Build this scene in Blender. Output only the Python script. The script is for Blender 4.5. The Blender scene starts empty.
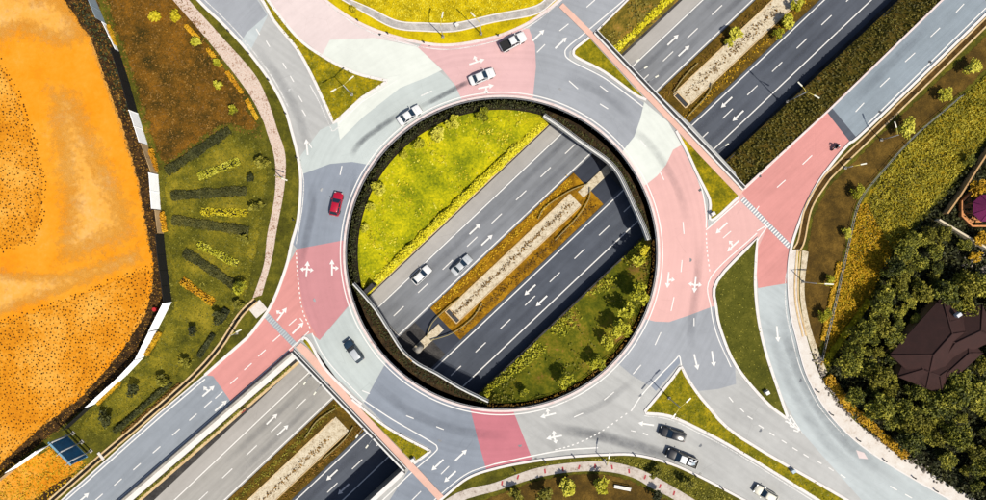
import bpy, bmesh, math, random
import numpy as np
from mathutils import Vector, Matrix
from mathutils.geometry import tessellate_polygon

random.seed(7); rng = np.random.default_rng(7)
SC = bpy.context.scene
COL = SC.collection

# ---------------------------------------------------------------- camera, sky, sun, exposure
CX, CY, S, H = 493.0, 250.0, 0.18, 120.0      # photo pixel -> metres at road level; camera height
cam_d = bpy.data.cameras.new('camera'); cam = bpy.data.objects.new('camera', cam_d); COL.objects.link(cam)
cam.location = (0, 0, H); cam.rotation_euler = (0, 0, 0)
cam_d.sensor_width = 36.0; cam_d.lens = 36.0 * H / (986 * S); cam_d.clip_end = 2000.0; cam_d.clip_start = 0.5
SC.camera = cam
SUN_EL, SUN_AZ = math.radians(57), (0.70, -0.714)     # sun stands to the lower right of the picture
world = bpy.data.worlds.new('World'); SC.world = world; world.use_nodes = True
wn = world.node_tree.nodes; wl = world.node_tree.links
sky = wn.new('ShaderNodeTexSky'); sky.sky_type = 'NISHITA'; sky.sun_disc = False
sky.sun_elevation = SUN_EL; sky.sun_rotation = math.atan2(SUN_AZ[0], SUN_AZ[1])
sky.air_density = 1.0; sky.dust_density = 2.0
wn['Background'].inputs['Strength'].default_value = 0.085
wl.new(sky.outputs[0], wn['Background'].inputs['Color'])
sl = bpy.data.lights.new('sun', 'SUN'); sun = bpy.data.objects.new('sun', sl); COL.objects.link(sun)
sl.energy = 4.2; sl.angle = math.radians(0.6); sl.color = (1.0, 0.94, 0.82)
sd = Vector((SUN_AZ[0] * math.cos(SUN_EL), SUN_AZ[1] * math.cos(SUN_EL), math.sin(SUN_EL)))
sun.rotation_euler = sd.to_track_quat('Z', 'Y').to_euler(); sun.location = (0, 0, 60)
SC.view_settings.view_transform = 'Standard'; SC.view_settings.look = 'None'
SC.view_settings.exposure = 0.95; SC.view_settings.gamma = 1.0
SC.view_settings.use_curve_mapping = False

# ---------------------------------------------------------------- coordinates
def P(x, y, z=0.0):
    k = S * (H - z) / H
    return Vector(((x - CX) * k, -(y - CY) * k, z))
TH = math.radians(43.4); U = (math.cos(TH), -math.sin(TH)); N = (math.sin(TH), math.cos(TH))
def ST(s, t, z=0.0):                                  # along / across the sunken highway (picture units)
    return P(s * U[0] + t * N[0], s * U[1] + t * N[1], z)
HZ = -6.5                                             # highway level
RC = P(501.5, 253.5); RR = 157 * S                    # centre and inner radius of the roundabout
def W(pts, z=0.0): return [P(x, y, z) for x, y in pts]

def smooth(pts, closed=False, n=6):
    pts = [Vector(p) for p in pts]; m = len(pts); out = []
    rngk = range(m) if closed else range(m - 1)
    for i in rngk:
        p1, p2 = pts[i], pts[(i + 1) % m]
        p0 = pts[(i - 1) % m] if (closed or i > 0) else p1 * 2 - p2
        p3 = pts[(i + 2) % m] if (closed or i < m - 2) else p2 * 2 - p1
        for k in range(n):
            t = k / n
            out.append(0.5 * ((2 * p1) + (p2 - p0) * t + (2 * p0 - 5 * p1 + 4 * p2 - p3) * t * t + (3 * p1 - p0 - 3 * p2 + p3) * t ** 3))
    if not closed: out.append(pts[-1])
    return out
def spx(pts, closed=False, n=6):                      # smooth in picture units
    return [(v.x, v.y) for v in smooth([(x, y, 0) for x, y in pts], closed, n)]

# ---------------------------------------------------------------- materials
def lin(c): return tuple(((v / 255) / 12.92 if v / 255 <= 0.04045 else ((v / 255 + 0.055) / 1.055) ** 2.4) for v in c)
KEXP = 2.45
def C(r, g, b, k=1.0):
    l = lin((r, g, b)); return (min(.85, l[0] / KEXP * k), min(.85, l[1] / KEXP * k), min(.85, l[2] / KEXP * k), 1)
MATS = {}
class NT:
    def __init__(s, name):
        s.m = bpy.data.materials.new(name); s.m.use_nodes = True; s.t = s.m.node_tree; s.n = s.t.nodes; s.l = s.t.links
        s.b = s.n['Principled BSDF']; s.out = s.n['Material Output']; s.pos = None
    def new(s, k, **kw):
        o = s.n.new(k)
        for a, v in kw.items(): setattr(o, a, v)
        return o
    def P(s):
        if not s.pos: s.pos = s.new('ShaderNodeNewGeometry').outputs['Position']
        return s.pos
    def mapped(s, rot=0.0, scale=(1, 1, 1)):
        r = s.new('ShaderNodeVectorRotate', rotation_type='Z_AXIS'); s.l.new(s.P(), r.inputs['Vector']); r.inputs['Angle'].default_value = rot
        v = s.new('ShaderNodeVectorMath', operation='MULTIPLY'); s.l.new(r.outputs[0], v.inputs[0]); v.inputs[1].default_value = scale
        return v.outputs[0]
    def noise(s, scale, detail=4, vec=None, rough=.6, dim='3D'):
        o = s.new('ShaderNodeTexNoise'); o.inputs['Scale'].default_value = scale; o.inputs['Detail'].default_value = detail
        o.inputs['Roughness'].default_value = rough; s.l.new(vec if vec is not None else s.P(), o.inputs['Vector']); return o.outputs['Fac']
    def ramp(s, f, stops):
        o = s.new('ShaderNodeValToRGB'); s.l.new(f, o.inputs['Fac']); e = o.color_ramp.elements
        while len(e) < len(stops): e.new(0.5)
        for i, (p, c) in enumerate(stops): e[i].position = p; e[i].color = c if len(c) == 4 else (*c, 1)
        return o.outputs['Color']
    def mix(s, f, a, b, mode='MIX'):
        o = s.new('ShaderNodeMix', data_type='RGBA', blend_type=mode)
        for k, v in ((0, f), (6, a), (7, b)):
            if isinstance(v, (int, float)): o.inputs[k].default_value = v
            elif isinstance(v, tuple): o.inputs[k].default_value = v
            else: s.l.new(v, o.inputs[k])
        return o.outputs[2]
    def math(s, op, a, b=0.0):
        o = s.new('ShaderNodeMath', operation=op)
        for k, v in ((0, a), (1, b)):
            if isinstance(v, (int, float)): o.inputs[k].default_value = v
            else: s.l.new(v, o.inputs[k])
        return o.outputs[0]
    def bump(s, f, strength=.4, dist=.05):
        o = s.new('ShaderNodeBump'); o.inputs['Strength'].default_value = strength; o.inputs['Distance'].default_value = dist
        s.l.new(f, o.inputs['Height']); s.l.new(o.outputs[0], s.b.inputs['Normal'])
    def col(s, c):
        if isinstance(c, tuple): s.b.inputs['Base Color'].default_value = c
        else: s.l.new(c, s.b.inputs['Base Color'])
    def fin(s, rough=.85, spec=.3, metal=0.0):
        s.b.inputs['Roughness'].default_value = rough; s.b.inputs['Specular IOR Level'].default_value = spec; s.b.inputs['Metallic'].default_value = metal
        MATS[s.m.name] = s.m; return s.m

G1 = (0.0, 0.0, 0.0, 1); G9 = (1, 1, 1, 1)
def asphalt(name, c, mode='iso', var=.18, streak=.16):
    t = NT(name); base = C(*c)
    fine = t.noise(9, 3); big = t.noise(.11, 4, rough=.65); mid = t.noise(.7, 5)
    f = t.math('ADD', t.math('MULTIPLY', fine, .25), t.math('ADD', t.math('MULTIPLY', big, .55), t.math('MULTIPLY', mid, .35)))
    lo = tuple(v * (1 - var) for v in base[:3]) + (1,); hi = tuple(v * (1 + var) for v in base[:3]) + (1,)
    cc = t.ramp(f, [(.36, lo), (.78, hi)])
    if mode == 'ring':
        d = t.new('ShaderNodeVectorMath', operation='DISTANCE'); t.l.new(t.P(), d.inputs[0]); d.inputs[1].default_value = tuple(RC)
        wob = t.math('ADD', d.outputs['Value'], t.math('MULTIPLY', t.noise(.05, 2), 2.5))
        cmb = t.new('ShaderNodeCombineXYZ'); t.l.new(wob, cmb.inputs[0])
        st = t.noise(.95, 3, vec=cmb.outputs[0])
    elif mode == 'dir':
        st = t.noise(1.1, 3, vec=t.mapped(-TH, (.035, 1, 1)))
    else:
        st = t.noise(.8, 3, vec=t.mapped(.6, (.08, 1, 1)))
    fac = t.ramp(st, [(.40, G1), (.68, G9)])
    cc = t.mix(t.math('MULTIPLY', fac, streak * 2.2), cc, tuple(v * .55 for v in base[:3]) + (1,))
    # darker patched spots and thin cracks
    vo = t.new('ShaderNodeTexVoronoi', feature='DISTANCE_TO_EDGE'); vo.inputs['Scale'].default_value = .16; t.l.new(t.mapped(.4, (1, 1, 1)), vo.inputs['Vector'])
    cr = t.math('MULTIPLY', t.math('LESS_THAN', vo.outputs['Distance'], .004), t.math('GREATER_THAN', t.noise(.25, 2), .55))
    blot = t.ramp(t.noise(.045, 5, rough=.7), [(.38, G1), (.66, G9)])
    cc = t.mix(t.math('MULTIPLY', blot, var * 1.9), cc, tuple(min(.8, v * 1.55 + .02) for v in base[:3]) + (1,))
    sp = t.ramp(t.noise(1.6, 6, rough=.8), [(.60, G1), (.72, G9)])
    cc = t.mix(t.math('MULTIPLY', sp, .32), cc, tuple(v * .6 for v in base[:3]) + (1,))
    cc = t.mix(t.math('MULTIPLY', cr, .13), cc, tuple(v * .3 for v in base[:3]) + (1,))
    t.col(cc); t.bump(fine, .25, .01); return t.fin(.88, .25)
asphalt('asphalt_pale', (196, 204, 206), 'iso', .13, .13)
asphalt('asphalt_grey', (190, 190, 188), 'iso', .16, .14)
asphalt('asphalt_white', (234, 238, 230), 'ring', .10, .06)
asphalt('asphalt_ring_pale', (202, 210, 208), 'ring', .1, .12)
asphalt('asphalt_blue', (146, 154, 167), 'ring', .14, .14)
asphalt('asphalt_blue_grey', (166, 170, 177), 'ring', .14, .14)
asphalt('asphalt_ramp', (146, 158, 168), 'dir', .16, .18)
asphalt('asphalt_ramp_sw', (156, 163, 172), 'dir', .12, .12)
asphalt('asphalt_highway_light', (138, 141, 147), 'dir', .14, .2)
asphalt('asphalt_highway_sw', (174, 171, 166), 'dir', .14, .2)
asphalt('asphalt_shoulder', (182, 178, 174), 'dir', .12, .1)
asphalt('asphalt_highway_dark', (80, 86, 98), 'dir', .2, .2)  # darker asphalt, partly the sunken carriageway's shade put into its colour
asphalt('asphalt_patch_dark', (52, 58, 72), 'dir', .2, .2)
asphalt('asphalt_shoulder_dark', (70, 76, 88), 'dir', .2, .15)  # the wall's shadow along the shoulder is put into this dark tone
asphalt('pink_ring_west', (212, 146, 150), 'ring', .09, .08)
asphalt('pink_ring_south', (204, 122, 134), 'ring', .09, .08)
asphalt('pink_ring_north', (230, 186, 186), 'ring', .11, .12)
asphalt('pink_faded', (236, 218, 216), 'ring', .1, .06)
asphalt('pink_east', (236, 186, 180), 'ring', .08, .09)
asphalt('pink_ramp', (226, 154, 148), 'dir', .1, .1)
asphalt('pink_footway', (238, 192, 174), 'iso', .14, .05)

def ground_mat(name, stops, scale=.5, detail=7, bump=.5, fine=5.0, finemix=.35, rough=.95, fade=False, soft=.08):
    t = NT(name)
    a = t.noise(scale, detail, rough=.68); b = t.noise(fine, 4, rough=.7)
    f = t.math('ADD', t.math('MULTIPLY', a, 1 - finemix), t.math('MULTIPLY', b, finemix))
    t.col(t.ramp(f, [(p, C(*c)) for p, c in stops])); t.bump(f, bump, .25); t.fin(rough, .1)
    if fade:
        at = t.new('ShaderNodeAttribute', attribute_name='fade'); tr = t.new('ShaderNodeBsdfTransparent'); ms = t.new('ShaderNodeMixShader')
        e = t.math('ADD', at.outputs['Fac'], t.math('MULTIPLY', t.math('SUBTRACT', t.noise(.9, 6, rough=.7), .5), 1.5))
        fc = t.ramp(e, [(.5 - soft, G1), (.5 + soft, G9)])
        t.l.new(fc, ms.inputs[0]); t.l.new(tr.outputs[0], ms.inputs[1]); t.l.new(t.b.outputs[0], ms.inputs[2]); t.l.new(ms.outputs[0], t.out.inputs['Surface'])
    return t.m
ground_mat('earth', [(.35, (92, 70, 30)), (.65, (128, 100, 44))])
ground_mat('lawn_olive', [(.36, (60, 58, 16)), (.5, (92, 90, 22)), (.64, (132, 122, 34))], .35)
ground_mat('lawn_brown', [(.36, (44, 44, 14)), (.44, (82, 62, 16)), (.52, (122, 84, 20)), (.6, (156, 104, 26)), (.7, (192, 134, 44))], .2, fade=True)
ground_mat('lawn_green', [(.36, (60, 62, 14)), (.47, (104, 100, 22)), (.56, (144, 130, 32)), (.68, (180, 158, 48))], .22, fade=True)
ground_mat('lawn_yellow', [(.33, (128, 120, 8)), (.46, (196, 172, 4)), (.58, (232, 204, 6)), (.7, (244, 214, 30))], .3, fine=3)
ground_mat('lawn_yellow_slope', [(.36, (86, 98, 8)), (.44, (134, 140, 8)), (.53, (186, 180, 10)), (.61, (226, 208, 16)), (.67, (222, 190, 40)), (.74, (236, 160, 70))], .13, fine=2.4)
ground_mat('lawn_slope_dark', [(.32, (60, 66, 10)), (.45, (100, 106, 18)), (.54, (138, 130, 28)), (.61, (172, 130, 60)), (.7, (206, 146, 96))], .24, fine=2.2)
ground_mat('lawn_slope_ne', [(.33, (62, 56, 16)), (.47, (108, 96, 28)), (.58, (146, 118, 44)), (.7, (190, 138, 82))], .4, fine=2.4)
ground_mat('lawn_island', [(.34, (70, 74, 8)), (.47, (120, 116, 14)), (.58, (168, 150, 22)), (.7, (206, 176, 28))], .5, fine=3)
ground_mat('lawn_island_nw', [(.34, (76, 78, 8)), (.46, (122, 116, 12)), (.57, (178, 156, 14)), (.68, (236, 198, 16))], .34, fine=3)
ground_mat('lawn_east_island', [(.34, (62, 66, 16)), (.5, (92, 92, 26)), (.66, (124, 118, 44))], .3, fine=4)
ground_mat('lawn_median', [(.34, (86, 62, 10)), (.47, (142, 100, 14)), (.58, (186, 136, 22)), (.7, (216, 164, 40))], .5, fine=3)
ground_mat('lawn_median_dark', [(.34, (64, 50, 14)), (.5, (100, 78, 22)), (.66, (146, 112, 36))], .5, fine=3)
ground_mat('lawn_dark_east', [(.34, (54, 42, 16)), (.5, (94, 72, 26)), (.62, (130, 100, 40))], .3, fade=True)
ground_mat('rough_yellow', [(.34, (96, 84, 14)), (.48, (156, 136, 26)), (.6, (178, 146, 26)), (.7, (206, 168, 34))], .5, fine=3, fade=True)
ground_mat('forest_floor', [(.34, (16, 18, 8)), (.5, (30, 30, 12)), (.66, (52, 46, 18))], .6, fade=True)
ground_mat('orange_soil', [(.30, (238, 142, 24)), (.44, (250, 158, 22)), (.56, (250, 168, 44)), (.7, (250, 186, 90))], .09, 6, .3, 1.2, .22)
ground_mat('orange_soil_mottled', [(.32, (206, 122, 14)), (.48, (236, 152, 26)), (.62, (250, 184, 76))], .12, 6, .5, 2.0, .35, fade=True)
ground_mat('orange_pale', [(.3, (250, 170, 54)), (.5, (252, 182, 80)), (.7, (250, 198, 124))], .2, 6, .2, 1.5, .3, fade=True, soft=.4)
ground_mat('dark_scrub', [(.34, (30, 22, 14)), (.5, (60, 42, 22)), (.64, (112, 78, 38))], .7, fade=True)
ground_mat('planter_soil', [(.34, (44, 32, 14)), (.5, (86, 62, 24)), (.66, (116, 86, 40))], .8, fine=4)
ground_mat('planter_dark', [(.34, (20, 18, 16)), (.5, (40, 34, 26)), (.66, (66, 54, 36))], .8, fine=4)
ground_mat('planter_mulch', [(.34, (26, 22, 16)), (.5, (58, 44, 26)), (.66, (96, 74, 44))], .8, fine=4)
ground_mat('gravel_pale', [(.34, (120, 100, 72)), (.43, (206, 188, 158)), (.54, (236, 222, 194)), (.7, (250, 240, 220))], 1.1, 6, .5, 4.5, .5)
ground_mat('paving_pink', [(.36, (118, 86, 66)), (.44, (200, 164, 142)), (.52, (240, 224, 210)), (.6, (216, 180, 160)), (.7, (248, 238, 228))], .7, 6, .3, 4.0, .6)
ground_mat('paving_grey', [(.3, (150, 146, 142)), (.5, (196, 190, 184)), (.68, (228, 222, 216))], .6, 5, .2, 3.5, .4)
ground_mat('paving_white', [(.3, (196, 178, 160)), (.45, (236, 226, 216)), (.68, (250, 246, 240))], .5, 5, .2, 2.5, .4)
ground_mat('paving_beige', [(.34, (124, 104, 92)), (.45, (206, 192, 180)), (.6, (228, 218, 208)), (.72, (190, 160, 148))], .8, 5, .2, 3.0, .45)
ground_mat('concrete', [(.3, (140, 134, 124)), (.5, (182, 176, 166)), (.7, (214, 208, 198))], .5, 5, .2, 4, .3)
ground_mat('concrete_dark', [(.3, (48, 46, 46)), (.5, (74, 72, 72)), (.7, (102, 98, 94))], .5, 5, .2, 4, .3)
ground_mat('concrete_tan', [(.3, (196, 158, 110)), (.5, (232, 200, 150)), (.7, (248, 226, 188))], .6, 5, .2, 4, .3)
ground_mat('kerb_white', [(.28, (196, 186, 178)), (.42, (248, 240, 236)), (.7, (255, 252, 250))], .8, 5, .1, 5, .4)
ground_mat('kerb_pinkish', [(.28, (200, 160, 150)), (.46, (246, 226, 222)), (.7, (255, 248, 246))], .8, 5, .1, 5, .4)
ground_mat('stone_rubble', [(.3, (96, 84, 74)), (.5, (160, 148, 136)), (.7, (216, 206, 196))], 2.5)
def plain(name, c, rough=.5, spec=.5, metal=0.0, var=.12, scale=3.0, k=1.0):
    t = NT(name); b = C(*c, k); f = t.noise(scale, 3)
    t.col(t.ramp(f, [(.3, tuple(v * (1 - var) for v in b[:3])), (.7, tuple(min(.9, v * (1 + var)) for v in b[:3]))])); return t.fin(rough, spec, metal)
def paint_mat(name, c, wear=.5):                     # worn road paint: chips show what lies below
    t = NT(name); t.col(C(*c)); t.fin(.7, .3)
    tr = t.new('ShaderNodeBsdfTransparent'); ms = t.new('ShaderNodeMixShader')
    f = t.math('ADD', t.math('MULTIPLY', t.noise(6, 5, rough=.75), .6), t.math('MULTIPLY', t.noise(.35, 3), .4))
    t.l.new(t.ramp(f, [(.30 + .12 * wear, G1), (.42 + .12 * wear, G9)]), ms.inputs[0]); t.l.new(tr.outputs[0], ms.inputs[1]); t.l.new(t.b.outputs[0], ms.inputs[2])
    t.l.new(ms.outputs[0], t.out.inputs['Surface']); return t.m
paint_mat('road_paint', (255, 252, 248), .1); paint_mat('road_paint_worn', (245, 243, 240), .7)
def skid_mat():
    t = NT('tyre_mark'); t.col(C(70, 74, 90)); t.fin(.8, .2)
    tr = t.new('ShaderNodeBsdfTransparent'); ms = t.new('ShaderNodeMixShader'); at = t.new('ShaderNodeAttribute', attribute_name='fade')
    f = t.math('MULTIPLY', at.outputs['Fac'], t.math('ADD', t.math('MULTIPLY', t.noise(.8, 4), .9), .1))
    t.l.new(f, ms.inputs[0]); t.l.new(tr.outputs[0], ms.inputs[1]); t.l.new(t.b.outputs[0], ms.inputs[2])
    t.l.new(ms.outputs[0], t.out.inputs['Surface'])
skid_mat()
def leaf_mat(name, stops, scale=.6):
    t = NT(name); f = t.math('ADD', t.math('MULTIPLY', t.noise(scale, 3), .6), t.math('MULTIPLY', t.noise(4.5, 2), .4))
    oi = t.new('ShaderNodeObjectInfo'); f = t.math('ADD', f, t.math('MULTIPLY', t.math('SUBTRACT', oi.outputs['Random'], .5), .16))
    t.col(t.ramp(f, [(p, C(*c)) for p, c in stops])); t.fin(.7, .2)
    t.b.inputs['Transmission Weight'].default_value = 0.0
    return t.m
leaf_mat('leaf_yellow', [(.3, (150, 136, 14)), (.5, (222, 200, 18)), (.68, (250, 232, 60))])
leaf_mat('leaf_lime', [(.32, (104, 110, 14)), (.48, (196, 190, 32)), (.64, (244, 234, 90))])
leaf_mat('leaf_hedge_yellow', [(.3, (214, 196, 12)), (.5, (248, 234, 30)), (.68, (255, 246, 90))])
leaf_mat('leaf_olive', [(.3, (78, 78, 18)), (.5, (136, 130, 32)), (.68, (190, 178, 62))])
leaf_mat('leaf_forest', [(.34, (42, 50, 12)), (.46, (94, 100, 26)), (.57, (166, 162, 48)), (.68, (236, 220, 84))])
leaf_mat('leaf_dark', [(.3, (36, 42, 20)), (.5, (60, 64, 26)), (.68, (92, 92, 36))])
leaf_mat('leaf_orange', [(.3, (190, 120, 10)), (.5, (236, 170, 14)), (.68, (252, 206, 50))])
leaf_mat('leaf_rough', [(.3, (98, 94, 18)), (.46, (158, 148, 34)), (.58, (206, 188, 50)), (.72, (236, 216, 90))], .25)
leaf_mat('leaf_rough_dark', [(.3, (64, 60, 16)), (.5, (116, 106, 30)), (.68, (166, 146, 54))])
leaf_mat('leaf_hedge', [(.3, (50, 52, 18)), (.5, (78, 78, 28)), (.68, (112, 106, 42))])
leaf_mat('leaf_gold', [(.3, (170, 124, 8)), (.5, (222, 170, 14)), (.68, (244, 200, 36))])
leaf_mat('leaf_brown', [(.3, (92, 64, 18)), (.5, (142, 102, 30)), (.68, (192, 142, 54))])
plain('bark', (84, 64, 44), .9, .1); plain('soil_dot', (88, 52, 12), .95, .1)
plain('steel_light', (206, 206, 204), .45, .5); plain('steel_grey', (150, 152, 156), .5, .5); plain('steel_dark', (52, 54, 60), .5, .5)
plain('railing_white', (240, 238, 234), .5, .4); plain('black_plate', (24, 24, 28), .6, .4)
plain('hoarding_white', (255, 255, 255), .6, .3, 0, .04, .6, 1.9); plain('hoarding_blue', (186, 204, 216), .6, .3, 0, .06, .6); plain('hoarding_black', (22, 22, 26), .7, .3, 0, .2, .6)
plain('hoarding_dirty', (226, 190, 140), .8, .2, 0, .25, .5)
plain('lamp_yellow', (226, 206, 90), .5, .4); plain('lamp_white', (250, 246, 226), .4, .5)
plain('billboard_blue', (22, 104, 150), .5, .4, 0, .2, .8, 1.6); plain('billboard_rail', (126, 172, 196), .5, .4)
plain('car_white', (250, 250, 250), .25, .5, 0, .02); plain('car_red', (196, 12, 50), .25, .6, 0, .03); plain('car_black', (20, 22, 28), .22, .6, 0, .03)
plain('car_navy', (36, 58, 78), .25, .6, 0, .03); plain('car_silver', (206, 210, 214), .3, .5, 0, .03); plain('car_cream', (240, 234, 216), .3, .5, 0, .03)
plain('car_glass', (22, 44, 62), .12, .7, 0, .05); plain('tyre_rubber', (18, 18, 20), .85, .2); plain('rim_metal', (150, 152, 156), .4, .5, .6)
plain('lens_red', (170, 16, 20), .3, .5); plain('lens_white', (240, 240, 236), .2, .6); plain('trim_black', (14, 14, 16), .6, .3); plain('cargo_white', (232, 234, 240), .7, .3, 0, .1)
plain('rust_brown', (120, 62, 40), .6, .3)
plain('skin', (176, 124, 96), .6, .3); plain('cloth_dark', (26, 28, 44), .9, .1); plain('helmet_white', (240, 240, 240), .3, .5); plain('cloth_black', (20, 20, 24), .9, .1)
plain('wood_tan', (226, 152, 92), .7, .2, 0, .15); plain('red_paint', (206, 30, 30), .5, .4); plain('wall_cream', (236, 220, 190), .8, .2, 0, .08); plain('wall_tan', (206, 164, 112), .85, .2, 0, .12)
plain('rail_khaki', (168, 152, 96), .6, .3); plain('red_band', (188, 70, 76), .85, .2)
def roof_mat(name, c, scale):
    t = NT(name); b = C(*c)
    w = t.new('ShaderNodeTexWave'); w.bands_direction = 'Y'; w.inputs['Scale'].default_value = scale; w.inputs['Distortion'].default_value = .6
    tc = t.new('ShaderNodeTexCoord'); t.l.new(tc.outputs['Object'], w.inputs['Vector'])
    f = t.math('ADD', t.math('MULTIPLY', t.noise(.7, 5), .6), t.math('MULTIPLY', t.noise(5, 3), .4))
    t.col(t.ramp(f, [(.3, tuple(v * .7 for v in b[:3])), (.7, tuple(v * 1.3 for v in b[:3]))])); t.bump(w.outputs['Fac'], .5, .06); return t.fin(.8, .2)
roof_mat('roof_brown', (62, 34, 30), 3.0); roof_mat('roof_purple', (118, 22, 84), 3.0); roof_mat('roof_magenta', (170, 26, 96), 3.0)
def M(k): return MATS[k]

# ---------------------------------------------------------------- object helpers
def link(o, parent=None):
    COL.objects.link(o)
    if parent is not None: o.parent = parent
    return o
def mesh_obj(name, verts, faces, mat, parent=None, smoothf=False):
    me = bpy.data.meshes.new(name); me.from_pydata([tuple(v) for v in verts], [], faces); me.update()
    if mat: me.materials.append(M(mat))
    if smoothf: me.polygons.foreach_set('use_smooth', [True] * len(me.polygons))
    return link(bpy.data.objects.new(name, me), parent)
def bm_obj(name, bm, mat, parent=None, smoothf=False, loc=None):
    bmesh.ops.recalc_face_normals(bm, faces=bm.faces[:])
    me = bpy.data.meshes.new(name); bm.to_mesh(me); bm.free()
    if mat: me.materials.append(M(mat))
    if smoothf: me.polygons.foreach_set('use_smooth', [True] * len(me.polygons))
    o = link(bpy.data.objects.new(name, me), parent)
    if loc is not None: o.location = loc
    return o
def tag(o, label=None, cat=None, group=None, kind=None):
    if label: o['label'] = label
    if cat: o['category'] = cat
    if group: o['group'] = group
    if kind: o['kind'] = kind
    return o
def struct(o, label=None): o['kind'] = 'structure'; return tag(o, label)
def thing(name, label, cat, loc=(0, 0, 0), rotz=0.0, group=None):
    o = bpy.data.objects.new(name, None); COL.objects.link(o); o.location = loc; o.rotation_euler = (0, 0, rotz); o.empty_display_size = .3
    return tag(o, label, cat, group)
def area2(p): return sum(p[i].x * p[(i + 1) % len(p)].y - p[(i + 1) % len(p)].x * p[i].y for i in range(len(p)))
def ccw(p): p = list(p); return p if area2(p) > 0 else p[::-1]
def sheet(name, pts, mat, parent=None, holes=()):     # flat or sloping polygon with holes, facing up
    loops = [ccw(pts)] + [ccw(h)[::-1] for h in holes]
    tri = tessellate_polygon(loops); v = [p for l in loops for p in l]
    f = []
    for a, b, c in tri:
        n = (v[b] - v[a]).cross(v[c] - v[a]); f.append((a, b, c) if n.z > 0 else (a, c, b))
    return mesh_obj(name, v, f, mat, parent)
def slab(name, pts, z0, z1, mat, parent=None, holes=()):
    loops = [ccw(pts)] + [ccw(h)[::-1] for h in holes]
    tri = tessellate_polygon(loops); flat = [p for l in loops for p in l]; n = len(flat)
    v = [Vector((p.x, p.y, z1)) for p in flat] + [Vector((p.x, p.y, z0)) for p in flat]; f = []
    for a, b, c in tri:
        nn = (flat[b] - flat[a]).cross(flat[c] - flat[a]); f.append((a, b, c) if nn.z > 0 else (a, c, b)); f.append((f[-1][0] + n, f[-1][2] + n, f[-1][1] + n))
    o = 0
    for l in loops:
        m = len(l)
        for i in range(m):
            j = (i + 1) % m; f.append((o + i, o + i + n, o + j + n, o + j))
        o += m
    return mesh_obj(name, v, f, mat, parent)
def normals2(pts, closed):
    out = []; m = len(pts)
    for i in range(m):
        a = pts[(i - 1) % m] if (closed or i > 0) else pts[i]; b = pts[(i + 1) % m] if (closed or i < m - 1) else pts[i]
        d = Vector((b.x - a.x, b.y - a.y, 0)); d = d.normalized() if d.length > 1e-9 else Vector((1, 0, 0)); out.append(Vector((-d.y, d.x, 0)))
    return out
def offs(pts, d, closed=False): return [p + n * d for p, n in zip(pts, normals2(pts, closed))]
def ribbon(name, pts, width, z0, z1, mat, parent=None, closed=False, shift=0.0, rel=False):
    """box-section strip along a line; z0, z1 are absolute, or relative to the points when rel"""
    nn = normals2(pts, closed); m = len(pts); v = []; f = []
    for p, n in zip(pts, nn):
        a = p + n * (shift - width / 2); b = p + n * (shift + width / 2); zz = p.z if rel else 0
        v += [Vector((a.x, a.y, zz + z0)), Vector((b.x, b.y, zz + z0)), Vector((b.x, b.y, zz + z1)), Vector((a.x, a.y, zz + z1))]
    for i in range(m if closed else m - 1):
        o = i * 4; q = ((i + 1) % m) * 4
        f += [(o + 3, q + 3, q + 2, o + 2), (o, q, q + 3, o + 3), (o + 1, o + 2, q + 2, q + 1), (o, o + 1, q + 1, q)]
    if not closed: f += [(0, 3, 2, 1), (m * 4 - 4, m * 4 - 3, m * 4 - 2, m * 4 - 1)]
    bm = bmesh.new(); vs = [bm.verts.new(p) for p in v]
    for q in f: bm.faces.new([vs[i] for i in q])
    return bm_obj(name, bm, mat, parent)
def line(name, pts, width, z, mat='road_paint', parent=None, shift=0.0):   # flat painted line
    nn = normals2(pts, False); v = []; f = []
    for p, n in zip(pts, nn):
        a = p + n * (shift - width / 2); b = p + n * (shift + width / 2); v += [Vector((a.x, a.y, p.z + z)), Vector((b.x, b.y, p.z + z))]
    for i in range(len(pts) - 1): f.append((2 * i, 2 * i + 2, 2 * i + 3, 2 * i + 1))
    return mesh_obj(name, v, f, mat, parent)
def tubebm(bm, pts, r, seg=6, r2=None):
    pts = [Vector(p) for p in pts]; rings = []
    for i, p in enumerate(pts):
        a = pts[max(0, i - 1)]; b = pts[min(len(pts) - 1, i + 1)]; d = (b - a).normalized()
        x = d.cross(Vector((0, 0, 1))); x = x.normalized() if x.length > 1e-3 else Vector((1, 0, 0)); y = d.cross(x)
        rr = r if r2 is None else r + (r2 - r) * i / max(1, len(pts) - 1)
        rings.append([bm.verts.new(p + (x * math.cos(k * 2 * math.pi / seg) + y * math.sin(k * 2 * math.pi / seg)) * rr) for k in range(seg)])
    for i in range(len(rings) - 1):
        for k in range(seg): bm.faces.new((rings[i][k], rings[i][(k + 1) % seg], rings[i + 1][(k + 1) % seg], rings[i + 1][k]))
    bm.faces.new(rings[0][::-1]); bm.faces.new(rings[-1])
def tube(name, pts, r, mat, parent=None, seg=6, r2=None):
    bm = bmesh.new(); tubebm(bm, pts, r, seg, r2); return bm_obj(name, bm, mat, parent, seg > 4)
def boxbm(bm, c, s, rz=0.0, bevel=0.0):
    r = bmesh.ops.create_cube(bm, size=1.0, matrix=Matrix.Translation(c) @ Matrix.Rotation(rz, 4, 'Z') @ Matrix.Diagonal((s[0], s[1], s[2], 1)))
    if bevel: 
        es = list({e for v in r['verts'] for e in v.link_edges}); bmesh.ops.bevel(bm, geom=es, offset=bevel, segments=2, affect='EDGES', profile=.5)
def box(name, c, s, mat, parent=None, rz=0.0, bevel=0.0):
    bm = bmesh.new(); boxbm(bm, Vector(c), s, rz, bevel); return bm_obj(name, bm, mat, parent)
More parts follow.
